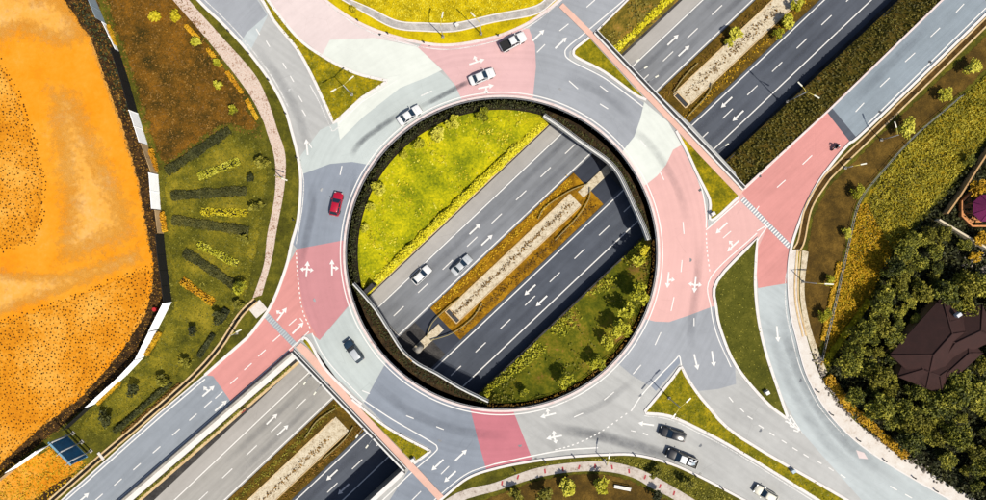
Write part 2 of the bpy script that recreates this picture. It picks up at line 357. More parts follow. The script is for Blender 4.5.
def inpoly(x, y, poly):
    px = np.array([p[0] for p in poly]); py = np.array([p[1] for p in poly]); r = np.zeros(x.shape, bool); j = len(px) - 1
    for i in range(len(px)):
        c = ((py[i] > y) != (py[j] > y)) & (x < (px[j] - px[i]) * (y - py[i]) / (py[j] - py[i] + 1e-12) + px[i]); r ^= c; j = i
    return r
def polydist(x, y, poly):
    d = np.full(x.shape, 1e9)
    for i in range(len(poly)):
        ax, ay = poly[i][:2]; bx, by = poly[(i + 1) % len(poly)][:2]; vx, vy = bx - ax, by - ay
        t = np.clip(((x - ax) * vx + (y - ay) * vy) / (vx * vx + vy * vy + 1e-12), 0, 1); d = np.minimum(d, np.hypot(x - ax - t * vx, y - ay - t * vy))
    return d
def patch(name, poly_px, mat, z, cell=.6, fade=1.6, parent=None):   # ground cover whose ragged edge lets the ground below show
    poly = [tuple(p)[:2] for p in W(poly_px)]
    xs = np.arange(min(p[0] for p in poly), max(p[0] for p in poly) + cell, cell); ys = np.arange(min(p[1] for p in poly), max(p[1] for p in poly) + cell, cell)
    gx, gy = np.meshgrid(xs, ys); ins = inpoly(gx, gy, poly); fd = np.where(ins, np.clip(polydist(gx, gy, poly) / fade, 0, 1), 0)
    nx, ny = len(xs), len(ys); use = (ins[:-1, :-1] | ins[1:, :-1] | ins[:-1, 1:] | ins[1:, 1:]); jj, ii = np.nonzero(use); a = jj * nx + ii
    faces = np.stack([a, a + 1, a + 1 + nx, a + nx], 1); used = np.unique(faces); rem = np.full(nx * ny, -1); rem[used] = np.arange(len(used))
    v = np.stack([gx.ravel()[used], gy.ravel()[used], np.full(len(used), z)], 1)
    me = bpy.data.meshes.new(name); me.from_pydata(v.tolist(), [], rem[faces].tolist()); me.materials.append(M(mat))
    at = me.attributes.new('fade', 'FLOAT', 'POINT'); at.data.foreach_set('value', fd.ravel()[used].astype(np.float32))
    return struct(link(bpy.data.objects.new(name, me), parent))

# leaves: small quads scattered around points
def quads(pts, size, jitter=.35, flat=.0):
    n = len(pts); a = rng.normal(size=(n, 3)); a[:, 2] = a[:, 2] * (1 - flat); a /= np.linalg.norm(a, axis=1)[:, None] + 1e-9
    b = rng.normal(size=(n, 3)); b -= (b * a).sum(1)[:, None] * a; b[:, 2] *= (1 - flat); b /= np.linalg.norm(b, axis=1)[:, None] + 1e-9
    s = size * (1 + rng.uniform(-jitter, jitter, n))[:, None]; p = np.asarray(pts)
    v = np.stack([p - a * s - b * s * .55, p + a * s * .2 - b * s * .75, p + a * s, p + a * s * .1 + b * s * .75], 1).reshape(-1, 3)
    f = np.arange(n * 4).reshape(-1, 4); return v, f
def leaf_mesh(name, pts, size, mat, flat=.0, jitter=.35):
    v, f = quads(pts, size, jitter, flat); me = bpy.data.meshes.new(name); me.from_pydata(v.tolist(), [], f.tolist()); me.materials.append(M(mat)); return me
def scatter(poly, dens, zfun, hmax):                 # random points over a world polygon
    poly = [tuple(p)[:2] for p in poly]; x0, x1 = min(p[0] for p in poly), max(p[0] for p in poly); y0, y1 = min(p[1] for p in poly), max(p[1] for p in poly)
    n = int((x1 - x0) * (y1 - y0) * dens); x = rng.uniform(x0, x1, n); y = rng.uniform(y0, y1, n); k = inpoly(x, y, poly); x, y = x[k], y[k]
    # clumps
    h = hmax * rng.uniform(.15, 1, len(x)) * (.55 + .45 * np.sin(x * 1.7 + 2 * np.sin(y * .9)) * np.sin(y * 1.9 + 1.3 * np.sin(x * 1.1)))
    return np.stack([x, y, zfun(x, y) + np.abs(h)], 1)
def ground_cover(name, poly_px, dens, hmax, size, mat, label, cat, z=.12, flat=.55, zlev=0.0):
    pts = scatter(W(poly_px, zlev), dens, lambda x, y: np.full(x.shape, z), hmax)
    o = link(bpy.data.objects.new(name, leaf_mesh(name, pts, size, mat, flat))); return tag(o, label, cat, kind='stuff')

# ================================================================ UPPER LEVEL : edges traced from the photograph
EX = lambda pts: pts
W_edge = spx([(120, -95), (160, -45), (198, 0), (224, 25), (247, 50), (269.5, 80), (284.6, 108), (292, 132), (298, 156), (301, 182), (298.5, 218), (292, 243), (286, 268), (272, 304), (254.5, 329), (247, 338)]) + \
         [(205, 375), (160, 412.5), (65, 497), (-120, 661)]
SWr_edge = [(-150, 736), (125, 500), (247, 393), (292, 352.5)]          # ramp edge above the retaining wall
SW_bridge = [(292, 352.5), (308, 371), (404.5, 470)]
S_left = [(404.5, 470), (372, 500), (230, 632)]                          # south exit, trench side
S_verge = spx([(310, 612), (400, 533), (442.5, 498), (467.5, 478), (494, 468.5), (531.5, 461), (569, 456.5), (604, 454.5), (634, 454.5), (666.5, 462), (694, 473.5), (740, 497.5), (800, 531), (900, 590)])
E_edge = spx([(1130, -125), (986, 14), (867, 129), (847.5, 145), (822.5, 176), (807.5, 202), (797, 228), (790.5, 250), (788, 276), (790.5, 312), (797.5, 341), (806, 372), (822.5, 404), (847.5, 433), (880, 458), (935, 490.5), (990, 520), (1120, 590)])
NEl_edge = [(1070, -123), (942.5, 0), (827, 112), (742, 190)]            # ramp edge above the slope
NE_bridge = [(742, 190), (735, 172), (689, 122.5), (594, 34)]
N_right = [(594, 34), (628, 0), (740, -105)]
N_kerb = spx([(660, -100), (610, -49), (560, 0), (536.5, 18), (519, 28), (494, 37.5), (455, 45), (423.7, 43.5), (387, 34.5), (357, 22), (324.7, 0), (296, -30), (240, -95)])
ring_in = [RC + Vector((math.cos(a), math.sin(a), 0)) * RR for a in np.linspace(0, 2 * math.pi, 144, endpoint=False)]
outline = W_edge + SWr_edge + SW_bridge[1:] + S_left[1:] + S_verge + E_edge[::-1] + NEl_edge[1:] + NE_bridge[1:] + N_right[1:] + N_kerb
outline = [p for i, p in enumerate(outline) if i == 0 or (abs(p[0] - outline[i - 1][0]) + abs(p[1] - outline[i - 1][1]) > .2)]
road = struct(sheet('roundabout_road', W(outline), 'asphalt_grey', None, [ring_in]), 'pale grey asphalt roundabout with its approach roads')

# the big ground sheet under everything, cut out over the sunken highway
trench_sw = [(292, 352.5), (404.5, 470), (230, 632), (60, 790), (-230, 800), (-150, 736)]
trench_ne = [(594, 34), (742, 190), (1070, -123), (1000, -200), (840, -200)]
ground = struct(sheet('ground', [Vector((-900, -900, -.06)), Vector((900, -900, -.06)), Vector((900, 900, -.06)), Vector((-900, 900, -.06))], 'earth', None,
                [[Vector((p.x, p.y, -.06)) for p in ring_in], W(trench_sw, 0), W(trench_ne, 0)]))

# verges and islands: raised 0.12 m
def verge(name, px, mat, z1=.12, z0=-.06): return struct(slab(name, W(px), z0, z1, mat))
verge('west_verge', W_edge + [(-120, 900), (-900, 900), (-900, -400), (100, -400)], 'lawn_olive')
verge('north_verge', N_kerb + [(240, -400), (700, -400), (700, -140)], 'lawn_yellow')
verge('south_verge', S_verge + [(900, 900), (300, 900)], 'lawn_olive')
verge('east_verge', E_edge + [(1900, 900), (1900, -300), (1130, -300)], 'lawn_olive')
NWi_l = [(250, -10), (262, 0), (275, 22), (297, 49), (312, 76), (326, 106), (333.5, 123)]
NWi_r = [(387, 81), (355, 73), (322, 56), (297, 37), (270, 3), (262, -10)]
NW_island = spx(NWi_l, n=4) + [(337, 121), (362, 98), (386, 82.5)] + spx(NWi_r, n=4)
NE_island = [(573.5, 52.5), (576, 48), (589, 38), (634, 88), (645, 99), (634, 94), (604, 72), (577, 58)]
Etri_island = [(676, 131), (739, 196.5), (711.5, 220), (709.5, 200), (697.5, 175), (687, 152)]
E_island = spx([(757, 238), (717, 281), (716, 308), (721.5, 333), (736, 366), (765, 401), (786, 418)], n=4) + spx([(787, 416), (774, 378), (765, 350), (758, 318), (755, 285), (756, 255)], n=4)
S_island = spx([(679.5, 368), (670, 381), (645, 411)], n=3) + spx([(646, 413), (670, 416), (702, 430.5), (740, 451.5), (817, 499), (870, 533)], n=4) + spx([(890, 527), (847.5, 500), (740, 437), (707, 405), (689, 381), (681.5, 367)], n=4)
SWs_island = [(302.5, 340), (304.5, 337.5), (310.5, 343), (325, 368), (351.5, 395.5), (349.5, 396.5)]
SWt_island = spx([(352, 399), (387, 427), (428, 449.5)], n=4) + [(429, 452), (414, 463)]
for nm, px, mt in (('northwest_island', NW_island, 'lawn_island_nw'), ('northeast_island', NE_island, 'lawn_island'), ('east_triangle_island', Etri_island, 'lawn_island_nw'),
                   ('east_island', E_island, 'lawn_east_island'), ('south_island', S_island, 'lawn_island'), ('southwest_strip_island', SWs_island, 'lawn_island'), ('southwest_island', SWt_island, 'lawn_island')):
    isl = verge(nm, px, mt, .13, -.02)
    side = {'northeast_island': [(589, 38), (576, 48), (573.5, 52.5), (577, 58), (604, 72), (634, 94), (646, 100)], 'east_triangle_island': [(676, 131), (687, 152), (697.5, 175), (709.5, 200), (711.5, 220), (739, 196.5)],
            'southwest_strip_island': [(302.5, 340), (304.5, 337.5), (310.5, 343), (325, 368), (351.5, 395.5), (362, 404)], 'southwest_island': SWt_island}.get(nm)
    if side: ribbon('kerb', W(spx(side, n=5)), .46, 0, .17, 'kerb_white', road)
    else: ribbon('kerb', W(px), .5, 0, .16, 'kerb_white', road, closed=True)

# kerbs along outer edges
def kerb(px, w=.34, mat='kerb_white', z1=.16, shift=0.0): return ribbon('kerb', W(px), w, -.02, z1, mat, road, shift=shift)
i0 = W_edge.index((205, 375))
kerb(W_edge[:i0 + 1], .5); kerb(W_edge[i0:], .22)
kerb(N_kerb, .5, 'kerb_pinkish'); kerb(S_verge, .42); kerb(E_edge, .45)
kerb(NEl_edge, .34, 'kerb_pinkish'); kerb(N_right, .3)

# ---------------------------------------------------------------- coloured surfacing on the roads
def sector(px, mat, name='surfacing', z=.004): 
    return sheet(name, [p + Vector((0, 0, z)) for p in W(px)], mat, road)
def rpt(ax, ay): return (ax, ay)
def ringarc(p, q, n=14, r=157.0):                     # inner-edge arc between two picture points, shorter way round
    c = (501.5, 253.5); a = math.atan2(p[1] - c[1], p[0] - c[0]); b = math.atan2(q[1] - c[1], q[0] - c[0])
    while b - a > math.pi: b -= 2 * math.pi
    while b - a < -math.pi: b += 2 * math.pi
    return [(c[0] + r * math.cos(a + (b - a) * k / n), c[1] + r * math.sin(a + (b - a) * k / n)) for k in range(n + 1)]
def wslice(y0, y1): return [p for p in W_edge if y0 < p[1] < y1]
sector([(297, 249)] + [(343.5, 240)] + ringarc((344, 242), (347.5, 303))[1:] + [(319.6, 340), (311, 333), (303, 336), (294, 346.5), (292, 352.5), (247, 393), (233, 404.5), (213, 376), (205, 375), (247, 338), (254.5, 329), (272, 304), (286, 268)], 'pink_ramp', z=.004)
sector([(297, 249), (343.5, 240)] + ringarc((344, 242), (347.5, 303))[1:] + [(319.6, 340), (311, 326), (303, 306), (299, 280)], 'pink_ring_west', z=.008)
sector(ringarc((347.5, 304), (387, 360)) + [(375, 382), (363.5, 402.5), (335, 376), (322, 358), (311, 334), (319.6, 340)], 'asphalt_ring_pale')
sector(ringarc((387, 361), (470, 407)) + [(478, 440), (487.5, 473), (467.5, 478), (442.5, 498), (400, 533), (380, 515), (410, 468), (432, 452), (428, 447), (387, 426), (364, 403), (375, 382)], 'asphalt_blue')
sector(ringarc((470, 407), (513, 410)) + [(522, 433), (533, 461), (494, 468.5), (487.5, 474), (478, 440)], 'pink_ring_south', z=.008)
sector(ringarc((615, 361), (657, 276))[:] + [(716, 281), (716, 308), (721.5, 333), (735, 366), (736, 384), (718, 389), (698, 391), (684, 370), (680, 357), (675, 362), (650, 386), (640, 380), (631, 374.5)], 'asphalt_blue_grey')
sector([(651, 386), (680, 355), (681, 362), (656, 391)], 'asphalt_blue', z=.0045)
pE = ringarc((656, 286), (645, 186)) + [(657, 176), (666, 165), (673, 150)] + [(681.5, 145), (697, 178), (706, 206), (708, 228), (740, 198), (742, 190), (827, 112.5), (850, 142), (847.5, 145), (822.5, 176), (807.5, 202), (797, 228), (790.5, 250), (788, 276), (788, 283), (758, 288), (755, 255), (716, 280), (716.5, 305), (690, 315), (669, 322), (655, 321.5), (643.5, 318.5)]
sector(pE, 'pink_east', z=.008)
sector([(827, 112.5), (850, 142), (847.5, 145), (822.5, 176), (807.5, 202), (797, 228), (790.5, 250), (788, 276), (788, 283), (758, 288), (755, 255), (768, 226), (742, 193)], 'pink_ramp', z=.012)
sector(ringarc((645, 186), (622, 152), 8) + [(634, 137), (640, 120), (644, 102), (668, 122), (681.5, 145), (673, 150), (666, 165), (657, 176)], 'asphalt_white')
sector(ringarc((622, 152), (533, 98)) + [(536, 67), (535, 45), (529, 29), (537, 18), (560, 0), (660, -100), (740, -105), (628, 0), (594, 34), (577, 47), (569, 52), (569, 59), (604, 76), (644, 103), (640, 120), (634, 137)], 'asphalt_blue_grey')
sector(ringarc((533, 98), (462.5, 101)) + [(455, 85), (442.5, 70), (417.5, 47), (423.7, 43.5), (455, 45), (494, 37.5), (519, 28), (529, 29), (535, 45), (536, 67)], 'pink_ring_north', z=.008)
sector(ringarc((462.5, 101), (371, 165)) + [(352, 162), (330, 164), (303, 174), (299, 158), (320, 130), (337, 122), (364, 97), (388, 81), (420, 62), (440, 72), (455, 85)], 'asphalt_ring_pale')
sector([(388, 81), (352, 72), (322, 55), (330, 40), (375, 38), (417.5, 47), (442, 70), (430, 76), (400, 88), (362, 118), (340, 140), (337, 122), (364, 97)], 'asphalt_white', z=.0085)  # washed-out brightness here is put into a lighter asphalt colour
sector([(330, 40), (322, 55), (297, 36), (270, 3), (240, -40), (285, -45), (324, -1), (357, 22), (387, 34.5), (417.5, 46), (375, 38)], 'pink_faded', z=.0065)
sector(ringarc((371, 165), (344, 240)) + [(297, 249), (292, 243), (298.5, 218), (301, 182), (303, 174), (330, 164), (352, 162)], 'asphalt_blue', z=.012)
sector([(120, -95), (160, -45), (198, 0), (224, 25), (247, 50), (250, 52), (268, 15), (258, 0), (200, -80)], 'asphalt_pale', z=.0045)
sector([(198, 0), (224, 25), (241, 42), (247, 32.5), (267, 15), (256, -2), (200, -80), (130, -85), (160, -45)], 'asphalt_blue_grey', z=.009)
sector([(233, 404.5), (213, 376), (205, 375), (160, 412.5), (65, 497), (-120, 661), (-150, 736), (125, 500)], 'asphalt_ramp_sw')
sector([(827, 112.5), (850, 142), (867, 129), (986, 14), (1130, -125), (1070, -123), (942.5, 0)], 'asphalt_ramp')
sector([(827, 112.5), (850, 142), (856, 137), (832, 108)], 'asphalt_highway_dark', z=.0085)
sector([(758, 288), (788, 283), (788, 276), (790.5, 312), (797.5, 341), (806, 372), (822.5, 404), (847.5, 433), (880, 458), (935, 490.5), (990, 520), (1120, 590), (1000, 590), (888, 530), (800, 430), (776, 385), (766, 350), (759, 318)], 'asphalt_pale')
# footways on the two bridges and the crossing strips
def path(name, l, r, mat, z0=.10, z1=.15, lab=None): return struct(slab(name, W(l + r[::-1]), z0, z1, mat), lab)
path('bridge_footway', [(559, 7.5), (589, 37), (634, 86), (669, 122), (700, 156), (739, 197)], [(563, 3.5), (594, 34), (640, 82), (689, 131), (712, 154), (743, 191)], 'pink_footway', .02, .145)
path('bridge_footway', [(301, 342.5), (308, 348), (350, 397), (413, 463), (445, 497)], [(296, 347), (304, 356), (345, 401), (408, 468), (440, 502)], 'pink_footway', .02, .145)

# ---------------------------------------------------------------- road markings
def dash(p, q, w=.17, z=.018, name='lane_dash', zl=0.0, par=None): return line(name, [P(*p, zl), P(*q, zl)], w, z, 'road_paint', par or road)
def lpx(px, w=.22, sm=True, z=.018, shift=0.0, mat='road_paint', name='edge_line'): return line(name, W(spx(px) if sm else px), w, z, mat, road, shift)
ARROWS = {}
def arrow(c, d, kind='straight', L=4.0, zl=0.0, par=None, z=.018):
    if kind not in ARROWS:
        bm = bmesh.new()
        def f(*p): bm.faces.new([bm.verts.new((x, y, 0)) for x, y in p])
        f((-.5, -.05), (.22, -.05), (.22, .05), (-.5, .05)); f((.2, -.16), (.5, 0), (.2, .16))
        if kind in ('left', 'both'): f((-.06, .06), (.06, .06), (.0, .24), (-.1, .24)); f((-.2, .22), (.1, .22), (-.04, .42))
        if kind in ('right', 'both'): f((-.06, -.06), (-.1, -.24), (.0, -.24), (.06, -.06)); f((-.2, -.22), (-.04, -.42), (.1, -.22))
        bmesh.ops.recalc_face_normals(bm, faces=bm.faces[:])
        me = bpy.data.meshes.new('lane_arrow'); bm.to_mesh(me); bm.free(); me.materials.append(M('road_paint')); ARROWS[kind] = me
    o = link(bpy.data.objects.new('lane_arrow', ARROWS[kind]), par or road); p = P(*c, zl); o.location = (p.x, p.y, p.z + z); o.scale = (L, L, 1)
    o.rotation_euler = (0, 0, math.atan2(-d[1], d[0])); return o
def dctr(cs, d, L=12):
    n = math.hypot(*d); ux, uy = d[0] / n * L / 2, d[1] / n * L / 2
    for x, y in cs: dash((x - ux, y - uy), (x + ux, y + uy))
NEd = (.727, -.687)
for a, b in (((586.5, 7.5), (595, 0)), ((559.5, 31), (568.5, 24)), ((537, 52.5), (545, 44.5)), ((569, 81), (578, 89)), ((600, 104), (608, 109)), ((682, 260), (681, 272)), ((683, 222), (684, 234)), ((674, 297), (671, 311)),
             ((661, 332), (655, 345)), ((641, 365), (633, 374)), ((614, 392), (604, 400)), ((583, 413), (574, 417)), ((631, 430.5), (636, 431.5)), ((643, 433), (648, 435)), ((694, 318), (694, 326)),
             ((956, 12.5), (964, 4)), ((930.5, 37), (940, 28)), ((905, 62), (915, 53)), ((880, 87), (889.5, 78)), ((855.5, 112), (864, 103)), ((802.5, 164.5), (812, 155.5)), ((777, 187.5), (785.5, 180)), ((755, 212), (759, 206)),
             ((340, 175), (342, 166)), ((421, 96), (432, 91)), ((729, 397), (733, 402)), ((740, 408), (744, 412)), ((441, 474), (449, 466)), ((412, 500), (421, 491)), ((600, 86), (608, 92)), ((640, 140), (646, 147)), ((660, 172), (664, 180)), ((890, 486), (897, 490)), ((905, 494), (912, 498)),
             ((723, 238), (731, 231)), ((300, 318), (303, 322))): dash(a, b)
dctr([(750, 417.5), (761, 426.5), (772, 434), (784, 441.5), (795, 449), (806, 455.5), (819, 462), (831, 469), (843, 476)], (12, 7.5), 6)
dctr([(292.6, 322), (276.6, 338), (262, 353), (248, 366.5), (234, 380.5), (219, 395), (208, 404), (193, 417), (176, 432), (156.6, 449.7), (137, 466.5), (118, 482), (99, 497), (80, 513), (60, 530)], (18, -16), 10)
dctr([(258, 32), (268, 44), (284.6, 66), (292, 79), (300.5, 99), (304, 113), (310, 145)], (12, 20), 7)
dctr([(366, 392), (410, 417), (440, 428)], (20, 8), 8)
for c, d, k in (((538.5, 35.5), NEd, 'straight'), ((561, 43), NEd, 'straight'), ((668, 280), (-.1, 1), 'left'), ((695, 285), (-.1, 1), 'both'), ((548, 415), (-1, .25), 'right'), ((554, 437), (-1, .2), 'both'),
                ((696, 362), (.25, 1), 'straight'), ((713, 359), (.15, 1), 'straight'), ((646, 424), (-1, -.15), 'straight'), ((721.5, 228), (-.727, .687), 'straight'), ((733, 246), (-.727, .687), 'right'),
                ((282, 314), (.6, -.8), 'left'), ((298, 328), (.7, -.7), 'straight'), ((307, 269), (.1, -1), 'both'), ((332, 267.5), (0, -1), 'right'), ((208.5, 391), (.75, -.66), 'left'), ((221, 405.6), (.75, -.66), 'straight'), ((83, 498), (.75, -.66), 'straight'),
                ((437.5, 464.8), (-.73, .68), 'straight'), ((450, 476.5), (-.73, .68), 'straight'), ((461, 455), (.73, -.68), 'straight'), ((307, 147), (-.1, -1), 'straight'), ((477, 62), (.9, -.3), 'left'), ((486, 87), (.95, -.2), 'right'), ((777.5, 334), (.1, 1), 'straight')):
    arrow(c, d, k, 2.9 if k == 'straight' else 2.9)
# continuous and dotted lines
line('edge_line', [RC + Vector((math.cos(a), math.sin(a), 0)) * (RR + .75) for a in np.linspace(0, 2 * math.pi, 181)], .2, .018, 'road_paint', road)
lpx([(205, 379), (160, 417), (66, 500), (-110, 657)], .22, False); lpx([(118, 500), (240, 394), (288, 351), (309, 331.5)], .18, False)
lpx([(942, 3), (829, 114)], .2, False, shift=-.4); lpx([(986, 8), (868, 123.5)], .2, False)
lpx([(828, 114), (746, 190)], .2, False, shift=-.3)
lpx([(494, 464), (531, 456), (564, 450), (598, 447.5)], .22); lpx([(494, 464), (468, 473), (443, 492), (420, 514)], .18)
lpx([(312, 333), (322, 353), (336, 371), (363, 399)], .17); lpx([(362, 399), (392, 419), (430, 441), (437, 447), (434, 453), (412, 472), (383.6, 499), (330, 548)], .2)
lpx([(628, -3), (585, 33), (569, 46), (565, 53), (571, 61), (604, 78), (634, 100), (643, 107)], .2)
lpx([(680, 138), (692, 164), (702, 190), (706, 215), (706, 228)], .2); lpx([(706, 230), (739, 201)], .2, False)
lpx([(338, 124), (362, 102), (397, 80.5), (360, 77)], .17, False)
lpx([(310, 85), (320, 104), (330, 126), (333, 131), (340, 126)], .17, mat='road_paint_worn')
lpx([(757, 233), (711, 277), (711, 308), (717, 335), (731, 367)], .18); lpx([(757, 231), (767, 226), (758, 240), (751, 258), (750, 290), (754, 320), (762, 352), (770, 377), (783, 412), (801, 432)], .18)
lpx([(684, 385), (681, 364), (679, 356), (674, 361), (645, 391), (631, 411)], .2); lpx([(690, 387), (708, 409), (741, 441), (846, 503)], .16, mat='road_paint_worn')
lpx([(644, 415.5), (670, 419.5), (701, 434), (740, 455), (812, 500)], .16, mat='road_paint_worn')
lpx([(294, 140), (303, 175), (303, 200), (299.5, 225), (296, 245)], .16, mat='road_paint_worn'); lpx([(200, -2), (228, 25), (250, 50), (272, 80), (287, 108)], .16, mat='road_paint_worn', shift=.3)
lpx([(327, 4), (357, 25.5), (388, 38.5), (424, 47.5), (455, 49), (494, 41.5), (520, 31), (540, 19), (562, 0)], .16, mat='road_paint_worn')
lpx([(809, 205), (801, 228), (794, 250), (786, 276), (786, 310), (793, 342), (802, 373), (819, 406), (844, 436)], .16, mat='road_paint_worn')
def dotted(px, step, ln):
    w = W(spx(px, n=20)); acc = 0
    for a, b in zip(w, w[1:]):
        acc += (b - a).length
        if acc > step:
            d = (b - a).normalized(); line('guide_dot', [a, a + d * ln], .2, .018, 'road_paint', road); acc = 0
dotted([(630, 411), (600, 432), (575, 444), (554, 450)], .75, .38); dotted([(296, 250), (298, 278), (302, 308), (310, 328)], .7, .4); dotted([(706, 230), (707, 250), (710, 274)], .7, .4)
def tyre_mark(pts, w, par, z=.015, k=1.0):
    nn = normals2(pts, False); v = []; f = []; fd = []; m = len(pts)
    for i, (p, n) in enumerate(zip(pts, nn)):
        e = min(1, min(i, m - 1 - i) / (m * .25))
        for q in range(5): x = p + n * w * (q / 4 - .5); v.append(Vector((x.x, x.y, p.z + z))); fd.append(k * e * (0, .6, .8, .6, 0)[q])
    for i in range(m - 1):
        for q in range(4): o = i * 5 + q; f.append((o, o + 5, o + 6, o + 1))
    o = mesh_obj('tyre_mark', v, f, 'tyre_mark', par); at = o.data.attributes.new('fade', 'FLOAT', 'POINT'); at.data.foreach_set('value', fd); return o
for px, w, k in (([(350, 157), (362, 141), (385, 124), (402, 112)], 1.3, .9), ([(418, 108), (440, 97), (460, 86), (474, 80)], 1.1, 1), ([(545, 426), (600, 436), (640, 447), (690, 462)], 2.4, .8), ([(356, 168), (352, 190), (347, 220), (345, 250)], 1.2, .3), ([(312, 180), (312, 210), (306, 240), (298, 275)], 1.8, .4),
                 ([(620, 120), (650, 145), (676, 185), (690, 230)], 1.8, .3), ([(700, 240), (697, 280), (692, 320), (690, 350)], 1.8, .35), ([(560, 75), (600, 92), (640, 125)], 2.2, .3), ([(780, 300), (790, 345), (812, 395), (850, 445), (900, 485)], 3.2, .55), ([(770, 310), (776, 345), (796, 395), (830, 445), (880, 490)], 2.6, .3),
                 ([(830, 180), (862, 150), (905, 105), (950, 65), (985, 30)], 2.6, .6), ([(845, 110), (890, 65), (940, 15)], 2.0, .3), ([(560, 420), (600, 405), (640, 375)], 1.6, .3), ([(690, 425), (760, 462), (830, 498)], 2.2, .3), ([(370, 380), (410, 412), (460, 430), (510, 437)], 2.2, .35), ([(250, 40), (280, 80), (300, 120), (312, 160)], 2.0, .35)):
    tyre_mark(W(spx(px, n=8)), w, road, k=k)
# crossing strips (grey with pale bars)
def crossing(a, b, w, bars, mat_b='road_paint'):
    cr = struct(line('crossing_strip', [P(*a), P(*b)], w, .016, 'asphalt_blue_grey'), None); A, B = P(*a), P(*b); d = (B - A).normalized(); L = (B - A).length; n = Vector((-d.y, d.x, 0))
    for k in range(bars):
        c = A + d * (L * (k + .5) / bars); line('crossing_bar', [c - n * w * .46, c + n * w * .46], L / bars * .42, .021, mat_b, cr)
crossing((742, 198.5), (790, 247), .95, 24); crossing((266, 315), (295, 345), 1.1, 16, 'asphalt_pale')
box('plaza_slab', P(258, 309, .14), (2.6, 2.2, .06), 'paving_white', road, rz=.7)

# ================================================================ SUNKEN HIGHWAY
def strip(name, t0, t1, z, mat, s0=-420, s1=1000, parent=None): return sheet(name, [ST(s0, t0, z), ST(s1, t0, z), ST(s1, t1, z), ST(s0, t1, z)], mat, parent)
S_SWB, S_NEB = -22, 404                                # where the two bridges' outer faces stand along the highway
hw = struct(strip('highway', 440, 640, HZ - .05, 'concrete_dark'), 'sunken dual carriageway passing under the roundabout')
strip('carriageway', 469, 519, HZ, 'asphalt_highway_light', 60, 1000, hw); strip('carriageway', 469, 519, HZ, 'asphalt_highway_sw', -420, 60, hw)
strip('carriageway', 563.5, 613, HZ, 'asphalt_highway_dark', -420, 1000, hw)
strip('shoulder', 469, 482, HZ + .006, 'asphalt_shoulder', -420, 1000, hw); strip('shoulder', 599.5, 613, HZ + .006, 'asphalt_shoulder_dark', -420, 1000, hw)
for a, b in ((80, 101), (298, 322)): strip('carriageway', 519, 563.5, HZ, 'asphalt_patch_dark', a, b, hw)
def hline(t, s0, s1, w=.2): return line('edge_line', [ST(s0, t, HZ), ST(s1, t, HZ)], w, .016, 'road_paint', hw)
for t in (483, 517.2, 566.5, 598.8): hline(t, -420, 1000)
for k in range(-16, 22):
    s = 311.8 + 33.7 * k; dash(ST0 := (s * U[0] - 7 * U[0] + 500 * N[0], (s - 7) * U[1] + 500 * N[1]), ((s + 7) * U[0] + 500 * N[0], (s + 7) * U[1] + 500 * N[1]), zl=HZ, par=hw)
    s = 212.6 + 34 * k; dash(((s - 7) * U[0] + 582.6 * N[0], (s - 7) * U[1] + 582.6 * N[1]), ((s + 7) * U[0] + 582.6 * N[0], (s + 7) * U[1] + 582.6 * N[1]), zl=HZ, par=hw)
for c in ((475, 229), (487, 240), (673, 40), (684, 51), (272, 419), (283, 430)): arrow(c, NEd, 'straight', 2.9, HZ, hw)
for c in ((530, 290), (541.5, 301), (726.5, 102.5), (738, 116), (332, 475), (343.5, 489)): arrow(c, (-.727, .687), 'straight', 2.9, HZ, hw)
for t_ in (491, 508, 574, 590):
    for s0 in range(-160, 620, 130): tyre_mark([ST(s0 + q * 16 + random.uniform(-2, 2), t_, HZ) for q in range(9)], 1.5, hw, .012, .35)
# central reserve: raised dry grass with a gravel walk and a row of shrubs
def med(s0, s1, mat, name='median'):
    return struct(slab(name, [ST(s0, 519.5, HZ), ST(s1, 519.5, HZ), ST(s1, 563, HZ), ST(s0, 563, HZ)], HZ - .02, HZ + .14, mat))
med(101, 298, 'lawn_median'); med(404, 1000, 'lawn_median_dark'); med(-420, -20, 'lawn_median_dark')
def gravel(s0, s1, hwid, t=540.5): 
    return struct(slab('gravel_walk', [ST(s0, t - hwid, HZ), ST(s1, t - hwid, HZ), ST(s1, t + hwid, HZ), ST(s0, t + hwid, HZ)], HZ, HZ + .22, 'gravel_pale'))
gravel(109, 281, 8); gravel(424, 1000, 9.5); gravel(-420, -42, 9.5, 543); gravel(288, 330, 4); gravel(60, 96, 4)
for s0, s1 in ((110, 280), (430, 700), (-200, -45)):
    tc = 540.5 if s0 > 0 else 543
    for sg in (-1, 1): ribbon('gravel_edging', [ST(s0, tc + sg * (8.2 if s0 == 110 else 9.7), HZ), ST(s1, tc + sg * (8.2 if s0 == 110 else 9.7), HZ)], .18, HZ + .1, HZ + .3, 'concrete_tan', hw)
def inlet(s, t, label):
    c = ST(s, t, HZ + .2); o = thing('drain_inlet', label, 'drain', c, TH, 'drain inlets on the central reserve')
    for sy in (-1, 1): box('rim', (0, sy * 1.55, .1), (1.1, .16, .2), 'concrete_tan', o)
    for sx in (-1, 1): box('rim', (sx * .47, 0, .1), (.16, 2.94, .2), 'concrete_tan', o)
    box('grate_pit', (0, 0, .05), (.78, 2.9, .02), 'black_plate', o)
inlet(112, 540.5, 'dark rectangular drain inlet at the lower end of the gravel walk inside the ring'); inlet(426, 541, 'dark rectangular drain inlet with pale rim by the upper bridge')
